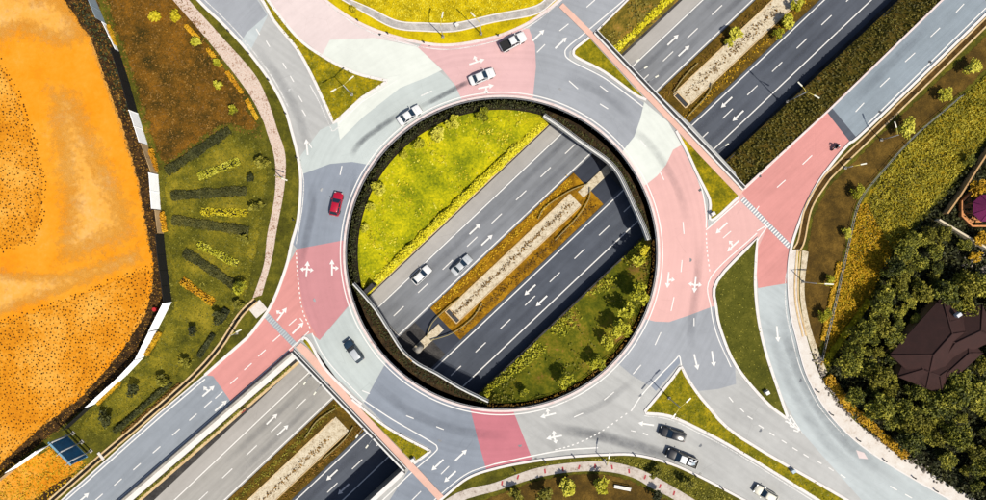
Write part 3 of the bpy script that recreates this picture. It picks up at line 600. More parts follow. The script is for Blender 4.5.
def shrub_row(name, s0, s1, t, wid, hgt, n, mat, label, z=HZ + .2, size=.16):
    p = []; sp = np.linspace(s0, s1, max(3, int((s1 - s0) / 5)))
    for _ in range(n):
        s = rng.uniform(s0, s1); k = .5 + .5 * math.sin(s * .37) * math.sin(s * .13 + 1)
        q = ST(s, t + rng.normal() * wid * (.4 + .6 * k), z); p.append((q.x, q.y, z + abs(rng.normal()) * hgt * (.3 + .7 * k)))
    return tag(link(bpy.data.objects.new(name, leaf_mesh(name, np.array(p), size, mat, .3))), label, 'shrubs', kind='stuff')
shrub_row('median_shrubs', 112, 278, 540.5, 1.9, .22, 620, 'leaf_brown', 'ragged brown shrubs down the gravel walk inside the ring')
shrub_row('median_shrubs', 432, 560, 540.5, 3.6, .22, 420, 'leaf_brown', 'sparse shrubs on the gravel walk beyond the upper bridge')
shrub_row('median_shrubs', -200, -60, 544, 2.0, .2, 420, 'leaf_brown', 'sparse brown shrubs on the gravel walk below the lower bridge')
for i, (s0, s1, t, mt, lb) in enumerate(((104, 292, 524, 'leaf_gold', 'orange dry weeds on the upper left side of the ring median'), (104, 292, 556, 'leaf_brown', 'brown dry weeds on the lower right side of the ring median'),
        (410, 720, 526, 'leaf_brown', 'brown weeds on the near side of the upper median'), (410, 720, 556, 'leaf_gold', 'golden weeds on the far side of the upper median'), (-200, -24, 526, 'leaf_olive', 'olive weeds on the left side of the lower median'), (-200, -24, 558, 'leaf_brown', 'brown weeds on the right side of the lower median'))):
    shrub_row('median_weeds', s0, s1, t, 2.6, .16, 900, mt, lb, HZ + .14, .15)
# guard rails that close in on the bridge piers
def guardrail(px, label):
    w = W(spx(px, n=5), HZ); o = thing('guardrail', label, 'guardrail', w[0], 0, 'guardrails around the bridge piers'); loc = [p - w[0] for p in w]
    ribbon('rail_beam', loc, .12, .5, .75, 'rail_khaki', o)
    for p in loc[::4]: box('post', (p.x, p.y, .3), (.08, .08, .6), 'steel_grey', o)
guardrail([(538, 219), (545, 207.5), (569, 191.5), (588, 184)], 'yellowish guardrail on the left of the upper pier'); guardrail([(555, 240), (576.5, 217.5), (588, 200), (590, 188)], 'yellowish guardrail on the right of the upper pier')
guardrail([(427, 336.5), (432.5, 322.6), (447.5, 307.6), (460, 297.6)], 'yellowish guardrail on the left of the lower pier'); guardrail([(431, 340), (452.5, 332.7), (472.5, 317.6), (482.5, 302.6)], 'yellowish guardrail on the right of the lower pier')
guardrail([(673, 92), (683, 78), (697, 64)], 'short guardrail by the drain inlet beyond the upper bridge'); guardrail([(686, 118), (706, 96), (711, 84)], 'guardrail curving along the right of the upper median')
guardrail([(306, 437), (318, 420), (336, 408)], 'guardrail along the left of the lower median'); guardrail([(324, 458), (344, 440), (354, 426)], 'guardrail along the right of the lower median')

# ---------------------------------------------------------------- slopes and walls of the trench
def loft(name, A, B, mat, n=10, bumpy=.12):
    m = len(A); v = []; f = []
    for i in range(m):
        for k in range(n + 1):
            t = k / n; p = A[i].lerp(B[i], t); e = bumpy * (math.sin(p.x * 1.3 + 2 * math.sin(p.y * .7)) + math.sin(p.y * 1.7 + p.x * .6)) * (0 if k in (0, n) else 1)
            v.append((p.x, p.y, p.z + e))
    for i in range(m - 1):
        for k in range(n): a = i * (n + 1) + k; f.append((a, a + n + 1, a + n + 2, a + 1))
    o = mesh_obj(name, v, f, mat, None, True); me = o.data
    if sum(p.normal.z for p in me.polygons) < 0: me.flip_normals()
    return struct(o)
def samp(a, b, n): return [a.lerp(b, k / n) for k in range(n + 1)]
# north-east, both sides
nw_top = samp(P(594, 34), P(740, -105), 24); nw_bot = samp(ST(402, 466.5, HZ + .1), ST(610, 466.5, HZ + .1), 24)
loft('grass_slope', nw_top, nw_bot, 'lawn_slope_ne')
se_top = samp(P(742, 191), P(1070, -123), 30); se_bot = samp(ST(402, 615, HZ + 2.3), ST(864, 620, HZ + 2.3), 30)
loft('grass_slope', se_top, se_bot, 'lawn_slope_ne')
def wallthing(name, pts, width, z0, z1, mat, label, cat='wall', cap=None):
    o = thing(name, label, cat, Vector((pts[0].x, pts[0].y, z0))); loc = [Vector((p.x - pts[0].x, p.y - pts[0].y, 0)) for p in pts]
    ribbon('wall_body', loc, width, 0, z1 - z0, mat, o)
    if cap: ribbon('coping', loc, width + .12, z1 - z0 + .002, z1 - z0 + .13, cap, o)
    return o
wallthing('retaining_kerb', samp(ST(404, 615, HZ), ST(864, 620, HZ), 4), .3, HZ - .1, HZ + 2.45, 'concrete_dark', 'concrete retaining wall along the dark carriageway beyond the upper bridge')
# south-west retaining walls
sw0, sw1 = P(292, 353.5), P(-150, 737)
rw = wallthing('retaining_wall', [sw0, sw1], .4, HZ - .1, .75, 'concrete', 'long retaining wall between the left ramp and the lower highway', cap=None)
ribbon('coping', [Vector((0, 0, 0)), sw1 - sw0], 1.15, 6.3, 6.62, 'kerb_white', rw, shift=.55)
ribbon('railing', [Vector((0, 0, 0)), sw1 - sw0], .18, 7.36, 7.5, 'steel_dark', rw, shift=-.25)
ribbon('ledge', [Vector((0, 0, 0)), sw1 - sw0], .5, 5.6, 5.9, 'concrete_tan', rw, shift=1.9)
def hedge_strip(name, pts, wid, z, hgt, n, mat, label, size=.16, cat='hedge', core=None):
    L = [0.0]
    for a, b in zip(pts, pts[1:]): L.append(L[-1] + (b - a).length)
    nn = normals2(pts, False); out = []
    for _ in range(n):
        d = rng.uniform(0, L[-1]); i = max(k for k in range(len(pts) - 1) if L[k] <= d); f = (d - L[i]) / max(1e-6, L[i + 1] - L[i]); p = pts[i].lerp(pts[i + 1], f)
        a = rng.uniform(-1, 1); hh = hgt * math.sqrt(max(0, 1 - a * a * .8)) * rng.uniform(.55, 1.08) * (1 + .14 * math.sin(d * 2.1) + .1 * math.sin(d * .7)); q = p + nn[i] * a * wid / 2 * (1 + .12 * math.sin(d * 1.3)); out.append((q.x, q.y, (p.z if z is None else z) + hh * (1 if rng.uniform() < .7 else rng.uniform(0, 1))))
    o = thing(name, label, cat, pts[0]); b0 = np.array([pts[0].x, pts[0].y, pts[0].z])
    link(bpy.data.objects.new('foliage', leaf_mesh('foliage', np.array(out) - b0, size, mat, .55)), o)
    zz = 0 if z is None else z - pts[0].z; ribbon('branches', [p - pts[0] + Vector((0, 0, zz if z is not None else 0)) if z is None else Vector((p.x - pts[0].x, p.y - pts[0].y, zz)) for p in pts], wid * .7, -.05, hgt * (.6 if core is None else .25), core or mat, o, rel=True)
    return o
sd2 = (sw1 - sw0).normalized(); sn2 = Vector((-sd2.y, sd2.x, 0))
hedge_strip('wall_hedge', samp(sw0 + sn2 * 1.45 + sd2 * 2, sw0 + sn2 * 1.45 + sd2 * 70, 20), .45, -.75, .45, 2600, 'leaf_olive', 'thin clipped hedge on the ledge beside the left ramp')
rw2 = wallthing('retaining_wall', [P(404.5, 471), P(60, 790)], .5, HZ - .1, .8, 'concrete', 'retaining wall between the dark lower carriageway and the bottom exit road')
ribbon('coping', [Vector((0, 0, 0)), P(60, 790) - P(404.5, 471)], .75, 7.4, 7.55, 'kerb_white', rw2, shift=-.15)

# ---------------------------------------------------------------- inside the ring: ledge, slopes, bridge edges
NEc = spx([(543.5, 116), (564, 130), (578, 140.5), (593, 151), (607, 161), (617, 172), (626, 189), (634, 207), (642, 224), (648, 240)], n=3)
SWc = spx([(353, 284), (362, 294), (376, 311), (390, 333), (402.4, 351.5), (417.4, 364.5), (436, 374), (460, 388.5), (488, 402)], n=3)
def tring(p): return math.atan2(p.y - RC.y, p.x - RC.x)
LEDGE = 2.0
def ledge(a0, a1, mat, rin=LEDGE, z=-.7, n=40):
    o_ = [RC + Vector((math.cos(a), math.sin(a), 0)) * (RR - .02) for a in np.linspace(a0, a1, n)]; i_ = [RC + Vector((math.cos(a), math.sin(a), 0)) * (RR - rin) for a in np.linspace(a1, a0, n)]
    return struct(slab('planter_ledge', [Vector((p.x, p.y, 0)) for p in o_ + i_], -1.6, z, mat))
NEw, SWw = W(NEc), W(SWc)
aN0, aN1, aS0, aS1 = tring(NEw[-1]), tring(NEw[0]), tring(SWw[0]), tring(SWw[-1])
aS0 = aS0 % (2 * math.pi); aS1 = aS1 % (2 * math.pi)
ledge(aN1, aS0, 'planter_dark', 2.2); ledge(aS1, aN0 % (2 * math.pi) if aN0 > 0 else aN0 + 2 * math.pi, 'planter_soil', 1.1)  # upper left soil darkened: the ledge's shade is put into its colour
def bridge_ledge(cw, a0, a1):
    arc = [RC + Vector((math.cos(a), math.sin(a), 0)) * (RR - .02) for a in np.linspace(a0, a1, 30)]
    struct(slab('planter_ledge', [Vector((p.x, p.y, 0)) for p in cw] + arc[::1], -1.5, -.7, 'planter_mulch'))
bridge_ledge(NEw[::-1][::-1], aN0, aN1); bridge_ledge(SWw, aS1, aS0)
# ring wall (inner face) and kerb with railing posts
struct(ribbon('ring_wall', ring_in, .3, -1.7, .02, 'concrete_dark', None, closed=True, shift=.17))
ribbon('kerb', ring_in, .42, -.02, .2, 'kerb_pinkish', road, closed=True, shift=-.05)
rr_ = thing('ring_railing', 'thin steel railing around the inner edge of the roundabout', 'railing', RC)
circ = [Vector((math.cos(a), math.sin(a), 0)) * (RR - .42) for a in np.linspace(0, 2 * math.pi, 120, endpoint=False)]
ribbon('rail', circ, .06, .62, .68, 'steel_grey', rr_, closed=True); ribbon('rail', circ, .05, .3, .35, 'steel_grey', rr_, closed=True)
pm = None
for p in circ[::2]:
    if pm is None: q = box('post', (0, 0, 0), (.07, .07, 1.4), 'steel_grey', rr_); pm = q.data; q.location = (p.x, p.y, 0)
    else: q = link(bpy.data.objects.new('post', pm), rr_); q.location = (p.x, p.y, 0)
# slopes down to the carriageways
def ringpt(a, r, z): v = RC + Vector((math.cos(a), math.sin(a), 0)) * r; v.z = z; return v
def st_of(v):
    k = S * (H - v.z) / H; x, y = v.x / k + CX, -v.y / k + CY; return x * U[0] + y * U[1], x * N[0] + y * N[1]
def ring_slope(a0, a1, t, rin, mat, ztop=-1.0, foot=.12):
    A = [ringpt(a, RR - rin, ztop) for a in np.linspace(a0, a1, 60)]; B = []
    s0 = st_of(A[0])[0]; s1 = st_of(A[-1])[0]
    for k in range(60): B.append(ST(s0 + (s1 - s0) * k / 59, t, HZ + foot))
    return loft('grass_slope', A, B, mat, 14, .14), A, B
sl1, A1, B1 = ring_slope(aN1 - .03, aS0 + .03, 467.5, 2.2, 'lawn_yellow_slope'); sl2, A2, B2 = ring_slope(aS1 - .03, aN0 + 2 * math.pi + .03, 614.5, 1.1, 'lawn_slope_dark', foot=1.9)
wallthing('retaining_kerb', samp(ST(30, 613.8, HZ), ST(330, 613.8, HZ), 4), .3, HZ - .1, HZ + 2.05, 'concrete_dark', 'concrete retaining wall along the dark carriageway inside the ring')
def slope_z(A, B, x, y):
    best = (1e9, -1.0)
    for a, b in zip(A, B):
        for k in range(15):
            q = a.lerp(b, k / 14); d = (q.x - x) ** 2 + (q.y - y) ** 2
            if d < best[0]: best = (d, q.z)
    return best[1]
def on_slope(px, r, A, B):                            # foot of a bush whose crown shows at px
    z = -1.2
    for _ in range(6): p = P(px[0], px[1], z + r * 1.2); z = slope_z(A, B, p.x, p.y)
    return z - .05, z + r * 1.2
# slope undergrowth
def slope_cover(name, A, B, n, h, size, mat, label, lo=.02, hi=.98, patchy=True):
    p = []
    for _ in range(n):
        i = rng.uniform(0, len(A) - 1.001); k = int(i); f = i - k; a = A[k].lerp(A[k + 1], f); b = B[k].lerp(B[k + 1], f); q = a.lerp(b, rng.uniform(lo, hi))
        w = math.sin(q.x * .55 + 1.5 * math.sin(q.y * .4)) + math.sin(q.y * .7 + q.x * .3)
        if patchy and w < rng.uniform(-1.2, 1.0): continue
        p.append((q.x, q.y, q.z + abs(rng.normal()) * h + .1))
    return tag(link(bpy.data.objects.new(name, leaf_mesh(name, np.array(p), size, mat, .75))), label, 'undergrowth', kind='stuff')
slope_cover('slope_grass', A1, B1, 1100, .05, .2, 'leaf_yellow', 'bright yellow-green tufts covering the upper left slope inside the ring')
slope_cover('slope_grass', A1, B1, 700, .06, .2, 'leaf_lime', 'greener tufts scattered over the upper left slope inside the ring')
slope_cover('slope_grass', A2, B2, 900, .08, .18, 'leaf_olive', 'olive tufts covering the lower right slope inside the ring')
slope_cover('slope_grass', A2, B2, 1700, .22, .19, 'leaf_lime', 'leafy weeds along the foot of the lower right slope inside the ring', .72, .97)
slope_cover('slope_grass', nw_top, nw_bot, 2200, .3, .22, 'leaf_rough_dark', 'dark scrub on the slope left of the upper highway'); slope_cover('slope_grass', se_top, se_bot, 3000, .12, .2, 'leaf_rough_dark', 'dark scrub on the slope between upper highway and right ramp', 0.02, .95, False)
# leaves along the ledge; the dark ones are added as shade
lp = []
for _ in range(2600):
    a = rng.uniform(aN1, aS0); p = ringpt(a, RR - rng.uniform(.5, 2.0), -.7); lp.append((p.x, p.y, -.7 + abs(rng.normal()) * .25))
tag(link(bpy.data.objects.new('ledge_leaves', leaf_mesh('ledge_leaves', np.array(lp), .15, 'leaf_dark', .3))), 'dark low leaves added as shade on the ledge behind the ring kerb', 'planting', kind='stuff')
lp = []
for _ in range(700):
    a = rng.uniform(aS1, aN0 + 2 * math.pi); p = ringpt(a, RR - rng.uniform(.5, 1.0), -.7); lp.append((p.x, p.y, -.7 + abs(rng.normal()) * .15))
tag(link(bpy.data.objects.new('ledge_leaves', leaf_mesh('ledge_leaves', np.array(lp), .13, 'leaf_brown', .3))), 'sparse brown planting on the lower right ledge of the ring', 'planting', kind='stuff')
for cw, lb in ((NEw, 'low dark leaves added as shade along the upper right bridge ledge'), (SWw, 'low dark leaves added as shade along the lower left bridge ledge')):  # dark leaves added to stand in for the strip of shade
    lp = []
    for _ in range(900):
        i = rng.integers(0, len(cw) - 1); p = cw[i].lerp(cw[i + 1], rng.uniform()); d = Vector((p.x - RC.x, p.y - RC.y, 0)); gap = RR - .5 - d.length
        p = p + d.normalized() * max(.2, gap * rng.uniform(.12, .6)); lp.append((p.x, p.y, -.68 + abs(rng.normal()) * .2))
    tag(link(bpy.data.objects.new('ledge_leaves', leaf_mesh('ledge_leaves', np.array(lp), .15, 'leaf_dark', .3))), lb, 'planting', kind='stuff')
# yellow hedge at the foot of the slope, and one beyond the upper bridge
hedge_strip('yellow_hedge', samp(ST(62, 462.5, HZ + .5), ST(318, 462.5, HZ + .5), 30), 1.6, None, 1.5, 8000, 'leaf_hedge_yellow', 'bright yellow hedge along the sunken highway inside the ring', .18)
hedge_strip('yellow_hedge', samp(ST(408, 458.5, HZ + .9), ST(560, 458.5, HZ + .9), 20), 1.6, None, 1.5, 5000, 'leaf_hedge_yellow', 'yellow hedge beside the highway beyond the upper bridge', .18)
o = thing('slope_drain', 'narrow concrete drain between yellow hedge and carriageway', 'drain', ST(70, 467, HZ)); ribbon('channel', [Vector((0, 0, 0)), ST(315, 467, HZ) - ST(70, 467, HZ)], .3, 0, .16, 'concrete_tan', o)

# ---------------------------------------------------------------- the two bridges
def clipline(pts, inside): return [p for p in pts if inside(p)]
def bridge(label, chord, edge, t0, t1, s_in, s_out, flip):
    o = thing('road_bridge', label, 'bridge', Vector((0, 0, 0)))
    slab('deck_slab', [Vector((p.x, p.y, 0)) for p in chord] + [Vector((p.x, p.y, 0)) for p in edge], -1.55, -.72, 'concrete_dark', o)
    # parapet along the inner chord: white wall with dark gap and steel rail
    cp = [Vector((p.x, p.y, 0)) for p in chord]; ribbon('parapet', cp, .26, -1.5, .05, 'railing_white', o); ribbon('rail', cp, .1, .42, .5, 'steel_light', o, shift=flip * .15)
    ribbon('rail', cp, .08, .2, .26, 'steel_grey', o, shift=flip * .45)
    for p in offs(cp, flip * .15)[::2]: box('rail_post', (p.x, p.y, .22), (.08, .08, .5), 'steel_light', o)
    # outer edge: dark channel between two thin white rails
    e = [Vector((edge[0].x, edge[0].y, 0)), Vector((edge[-1].x, edge[-1].y, 0))]
    ribbon('outer_parapet', e, .3, -1.5, .5, 'railing_white', o); ribbon('dark_channel', e, .42, -1.5, .3, 'black_plate', o, shift=flip * -.38); ribbon('outer_rail', e, .14, .3, .62, 'railing_white', o, shift=flip * -.68)
    for t in (t0, t1):
        a, b = ST(s_in, t, HZ), ST(s_out, t, HZ); ribbon('abutment', [a, b], .6, HZ - .05, -1.5, 'concrete_dark', o)
    for k in range(5):
        s = s_in + (s_out - s_in) * (.12 + .19 * k); p = ST(s, 541, HZ); bm = bmesh.new(); tubebm(bm, [(p.x, p.y, HZ), (p.x, p.y, -1.5)], .55, 12); bm_obj('pier', bm, 'concrete', o, True)
    return o
ne_edge = [P(742, 190), P(735, 172), P(689, 122.5), P(594, 34)]
bridge('road bridge carrying the ring over the highway at the upper right', NEw, ne_edge, 465, 617, 322, 402, 1)
sw_edge = [P(404.5, 470), P(292, 352.5)]
bridge('road bridge carrying the ring over the highway at the lower left', SWw, sw_edge, 465, 619, 80, -18, 1)
# lamp brackets on the outer bridge edges, leaning out over the lanes
def bracket(px, d, label):
    b = P(*px, .4); o = thing('lamp_bracket', label, 'lamp', b, math.atan2(-d[1], d[0]), 'lamp brackets on the bridge edges')
    tube('arm', [(0, 0, 0), (.5, 0, .25), (1.5, 0, .3)], .05, 'steel_grey', o); box('lamp_head', (1.75, 0, .3), (.7, .26, .12), 'lamp_white', o, bevel=.03); box('foot', (0, 0, 0), (.25, .3, .3), 'steel_dark', o)
for i, c in enumerate(((629, 66), (637, 73), (648, 82), (718, 150))): bracket(c, (.75, -.45), ['first', 'second', 'third', 'last'][i] + ' lamp bracket from the top on the upper right bridge edge')
for i, c in enumerate(((311, 375), (321, 385), (363, 428), (373, 438))): bracket(c, (-.55, .75), ['first', 'second', 'third', 'last'][i] + ' lamp bracket from the top on the lower left bridge edge')

# ================================================================ WEST SIDE
field_e = [(50, -30), (65, 0), (95, 42), (108, 83), (123, 123), (140, 182), (150, 238), (154, 262), (153, 288), (147, 316), (125, 350), (104, 375), (83, 402), (45, 433), (0, 472), (-60, 520), (-250, 520), (-250, -60)]
struct(sheet('bare_field', W(field_e, .126), 'orange_soil'))
patch('bare_soil', [(-60, -40), (70, -10), (100, 40), (60, 55), (20, 40), (-20, 60)], 'orange_pale', .132, 1.0, 5)
patch('bare_soil', [(40, 80), (80, 85), (110, 150), (135, 200), (145, 240), (80, 268), (50, 270), (55, 200), (45, 130)], 'orange_pale', .132, 1.0, 6)
patch('bare_soil', [(-30, 265), (60, 270), (140, 245), (148, 262), (60, 298), (-30, 330)], 'orange_pale', .137, 1.0, 3)
dots1 = [(-60, 40), (0, 55), (20, 92), (35, 130), (48, 180), (45, 215), (36, 245), (0, 253), (-60, 255)]
dots2 = [(-60, 336), (0, 320), (60, 300), (105, 281), (150, 264), (152, 288), (146, 314), (123, 348), (100, 374), (80, 400), (40, 432), (0, 468), (-60, 510)]
patch('planted_soil', dots1, 'orange_soil_mottled', .142, .7, 2.0); patch('planted_soil', dots2, 'orange_soil_mottled', .142, .7, 1.5)
def tuft_dots(name, poly, label, spacing=.6):
    poly = [tuple(p)[:2] for p in W(poly)]; v = []; f = []
    x0, x1 = min(p[0] for p in poly), max(p[0] for p in poly); y0, y1 = min(p[1] for p in poly), max(p[1] for p in poly)
    xs, ys = np.meshgrid(np.arange(x0, x1, spacing), np.arange(y0, y1, spacing)); xs = xs + (np.arange(xs.shape[0]) % 2)[:, None] * spacing / 2
    xs = (xs + rng.uniform(-.24, .24, xs.shape)).ravel(); ys = (ys + rng.uniform(-.24, .24, ys.shape)).ravel(); k = inpoly(xs, ys, poly) & (rng.uniform(size=xs.shape) < .93); xs, ys = xs[k], ys[k]
    for x, y in zip(xs, ys):
        r = rng.uniform(.09, .2); b = len(v); h = rng.uniform(.08, .2); m = 6
        for i in range(m): a = i * 2 * math.pi / m + rng.uniform(-.2, .2); q = r * rng.uniform(.7, 1.25); v.append((x + q * math.cos(a), y + q * math.sin(a), .125))
        v.append((x + rng.uniform(-.04, .04), y, .14 + h))
        for i in range(m): f.append((b + i, b + (i + 1) % m, b + m))
    o = mesh_obj(name, v, f, 'soil_dot'); return tag(o, label, 'seedlings', kind='stuff')
tuft_dots('seedlings', dots1, 'rows of small dark seedlings dotted at the left edge of the orange field'); tuft_dots('seedlings', dots2, 'small dark seedlings dotted over the lower part of the orange field')
# tracks and ridges
patch('soil_ridge', [(64, -10), (70, -8), (98, 42), (112, 84), (127, 124), (144, 184), (153, 240), (148, 240), (138, 184), (119, 124), (104, 84), (90, 42)], 'orange_pale', .15, .5, .5)
# dark scrub between field and wall
scrub = [(66, -20), (96, -10), (107, 24), (120, 52), (138, 113), (158, 172), (164, 238), (171, 300), (144, 356), (128, 374), (95, 403), (60, 430), (0, 478), (-60, 525), (-60, 512), (0, 462), (40, 426), (80, 396), (102, 372), (122, 348), (144, 314), (151, 288), (152, 262), (147, 238), (137, 182), (120, 123), (105, 83), (91, 42), (62, 0)]
patch('scrub_ground', scrub, 'dark_scrub', .156, .5, .7)
ground_cover('scrub', scrub, 8, .4, .13, 'leaf_brown', 'brown scrub along the edge of the orange field', 'scrub', .15)
ground_cover('scrub', [(70, 0), (90, 0), (120, 60), (135, 110), (128, 120), (112, 84), (96, 42)], 7, .7, .22, 'leaf_dark', 'dark scrub in front of the upper hoarding', 'scrub', .15)
# lawns between hoarding and road
lawnB = [(96, -30), (180, -30), (200, 20), (225, 60), (246, 92), (262, 125), (262, 140), (228, 128), (200, 146), (165, 172), (157, 165), (140, 115), (120, 52), (108, 24)]
patch('lawn', lawnB, 'lawn_brown', .128, .7, 2.2)
ground_cover('lawn_tufts', lawnB, 7, .16, .17, 'leaf_brown', 'brown dry tufts on the upper left lawn', 'grass', .12, .6)
lawnG = [(160, 176), (228, 130), (262, 138), (272, 165), (268, 200), (262, 240), (250, 296), (225, 330), (190, 366), (135, 415), (100, 440), (70, 428), (98, 404), (146, 358), (172, 302), (165, 240)]
patch('lawn', lawnG, 'lawn_green', .128, .7, 1.5); ground_cover('lawn_tufts', lawnG, 5, .14, .16, 'leaf_olive', 'olive tufts on the lower left lawn', 'grass', .12, .6)
patch('worn_ground', [(-10, 470), (50, 446), (75, 455), (95, 460), (48, 500), (-20, 540)], 'orange_soil_mottled', .134, .6, 1.5); ground_cover('dry_grass', [(0, 470), (50, 446), (75, 458), (92, 462), (48, 500), (0, 520)], 9, .25, .18, 'leaf_gold', 'golden dry grass behind the blue billboard', 'grass', .13)
patch('dark_verge', [(0, 520), (60, 478), (98, 462), (60, 500), (30, 525)], 'dark_scrub', .14, .5, .8)

# hoarding: panels of different colour on one long fence line, each run its own thing
def hoarding(px, h, mat, label, seg=3.0):
    cap = mat
    w = W(px); o = thing('hoarding', label, 'hoarding', Vector((w[0].x, w[0].y, .12)), 0, 'site hoarding around the orange field'); pts = []
    for a, b in zip(w, w[1:]):
        n = max(1, round((b - a).length / seg)); pts += [a.lerp(b, k / n) for k in range(n)]
    pts.append(w[-1])
    for i, (a, b) in enumerate(zip(pts, pts[1:])):
        c = (a + b) / 2 - w[0]; d = b - a; q = box('panel', (c.x, c.y, h / 2 + random.uniform(-.05, .05)), (d.length * .975, .06, h), mat, o, math.atan2(d.y, d.x))
        box('post', (a.x - w[0].x, a.y - w[0].y, h / 2), (.09, .16, h + .1), cap, o, math.atan2(d.y, d.x))
    return o
hoarding([(86, -30), (96, 0), (106, 24)], 3.0, 'hoarding_blue', 'pale blue hoarding run at the top edge left of the brown lawn')
hoarding([(106.3, 24.7), (119.5, 52)], 1.2, 'hoarding_white', 'low white hoarding run below the pale blue one')
hoarding([(120, 53), (130, 84), (138, 113)], 3.0, 'hoarding_black', 'upper black hoarding run beside the brown lawn')
hoarding([(138.3, 114), (148, 145)], 3.0, 'hoarding_white', 'white hoarding run just below the upper black one')
hoarding([(148.3, 146), (158, 174)], 2.4, 'hoarding_dirty', 'soil-stained hoarding run left of the topmost dark hedge')
hoarding([(158.3, 175), (161, 210)], 3.2, 'hoarding_white', 'bright white hoarding run left of the yellow flower beds')
hoarding([(161.2, 211), (164, 234)], 2.2, 'hoarding_dirty', 'stained hoarding run between a white and a black one')
hoarding([(164.2, 235), (166, 255), (172, 301)], 3.0, 'hoarding_black', 'lower black hoarding run at the bend of the field')
hoarding([(171.8, 302), (158, 329)], 3.2, 'hoarding_white', 'white hoarding run just below the lower black one'); hoarding([(157.6, 330), (144, 357)], 3.0, 'hoarding_white', 'white hoarding run with orange weeds in front')
hoarding([(143.5, 357.6), (128, 374), (95, 404)], 3.0, 'hoarding_white', 'white hoarding run along the lower edge of the dotted field'); hoarding([(94.5, 404.5), (70, 427)], 2.2, 'hoarding_black', 'dark hoarding run beside the blue billboard')
hoarding([(48, 446), (18, 467)], 3.2, 'hoarding_white', 'white hoarding run left of the blue billboard'); hoarding([(17, 468), (-30, 505)], 2.0, 'hoarding_dirty', 'stained hoarding run at the lower left corner')

# ---------------------------------------------------------------- trees and shrubs
def blob_points(n, rx, rz, lobes, shell=.55):
    """points in an irregular crown made of several lobes, denser to the outside"""
    cs = []
    for k in range(lobes):
        a = rng.uniform(0, 2 * math.pi); r = rx * rng.uniform(.25, .8); cs.append((r * math.cos(a), r * math.sin(a), rng.uniform(-.45, .5) * rz, rx * (rng.uniform(.30, .52) if lobes < 15 else rng.uniform(.16, .36))))
    cs.append((0, 0, rz * .35, rx * .5)); w = np.array([c[3] ** 2 for c in cs]); w /= w.sum(); out = []
    for k in rng.choice(len(cs), n, p=w):
        c = cs[k]; d = rng.normal(size=3); d /= np.linalg.norm(d); rr = c[3] * (shell + (1 - shell) * rng.uniform()) * (rng.uniform(.8, 1.15) if rng.uniform() < .9 else rng.uniform(1.1, 1.5)); out.append((c[0] + d[0] * rr, c[1] + d[1] * rr, c[2] + d[2] * rr * rz / rx))
    return np.array(out)
def tree_proto(n, lobes, mat, size, hz=1.0):
    """unit tree: crown radius 1, height 2"""
    p = blob_points(n, 1.0, .8 * hz, lobes); p[:, 2] += 1.25 * hz; me = leaf_mesh('crown', p, size, mat, .5 if lobes < 15 else .38)
    bm = bmesh.new(); tubebm(bm, [(0, 0, -.1), (.03, .02, .5), (.0, .04, 1.2 * hz)], .09, 6, .04)
    for k in range(4):
        a = k * 1.57 + rng.uniform(-.4, .4); tubebm(bm, [(0, 0, .55 + .1 * k), (.25 * math.cos(a), .25 * math.sin(a), .9 * hz), (.5 * math.cos(a), .5 * math.sin(a), 1.25 * hz)], .04, 5, .015)
    tm = bpy.data.meshes.new('trunk'); bmesh.ops.recalc_face_normals(bm, faces=bm.faces[:]); bm.to_mesh(tm); bm.free(); tm.materials.append(M('bark')); return me, tm
PROT = {}
def protos(key, k, *a):
    PROT[key] = [tree_proto(*a) for _ in range(k)]
protos('small_lime', 4, 420, 7, 'leaf_lime', .15); protos('small_yellow', 3, 260, 6, 'leaf_yellow', .17); protos('small_olive', 3, 260, 6, 'leaf_olive', .17); protos('small_dark', 3, 240, 6, 'leaf_dark', .17)
protos('forest', 9, 1500, 22, 'leaf_forest', .075); protos('forest_dark', 5, 1300, 22, 'leaf_olive', .075); protos('gold', 3, 420, 9, 'leaf_gold', .13); protos('yellow_big', 3, 700, 10, 'leaf_lime', .11)
def tree(kind, px, r, label, group=None, z=.12, name='tree', hscale=1.0, zl=None, cat=None):
    me, tm = random.choice(PROT[kind]); p = P(px[0], px[1], z if zl is None else zl)
    if name == 'tree': p = P(px[0], px[1], z + r * 1.2 * hscale); p.z = z     # the crown, not the foot, is what the photo shows
    o = thing(name, label, cat or ('tree' if name == 'tree' else 'shrub'), (p.x, p.y, z), random.uniform(0, 6.28), group)
    for nm, m in (('crown', me), ('trunk', tm)):
        q = link(bpy.data.objects.new(nm, m), o); q.scale = (r, r, r * hscale)
    return o
ORD = ['first', 'second', 'third', 'fourth', 'fifth', 'sixth', 'seventh', 'eighth', 'ninth', 'tenth', 'eleventh', 'twelfth']
for i, (x, y, r, k) in enumerate(((157, 18, 1.05, 'small_yellow'), (179, 17.5, 1.1, 'small_yellow'), (199, 43, 1.0, 'small_lime'), (220, 64, .9, 'small_lime'), (220, 87.5, .85, 'small_lime'), (236, 110, .9, 'small_lime'))):
    tree(k, (x, y), r, f'{ORD[i]} round bush from the top beside the pink path', 'round bushes on the brown lawn', name='bush', cat='bush')
for i, (x, y, r, k) in enumerate(((264, 165, 1.3, 'small_olive'), (258, 207, 1.2, 'small_olive'), (247, 240, 1.0, 'small_olive'), (241, 287, 1.4, 'small_lime'), (197, 331, 1.0, 'small_dark'), (189, 361, 1.1, 'small_olive'), (139, 390, 1.3, 'small_dark'), (109, 417, 1.35, 'small_dark'), (165, 380, 1.2, 'small_olive'), (222, 318, 1.2, 'small_dark'), (240, 305, 1.0, 'small_olive'), (252, 180, .9, 'small_dark'))):
    tree(k, (x, y), r, f'{ORD[i]} bush from the top on the green lawn left of the ramp', 'bushes on the green lawn', name='bush', cat='bush')
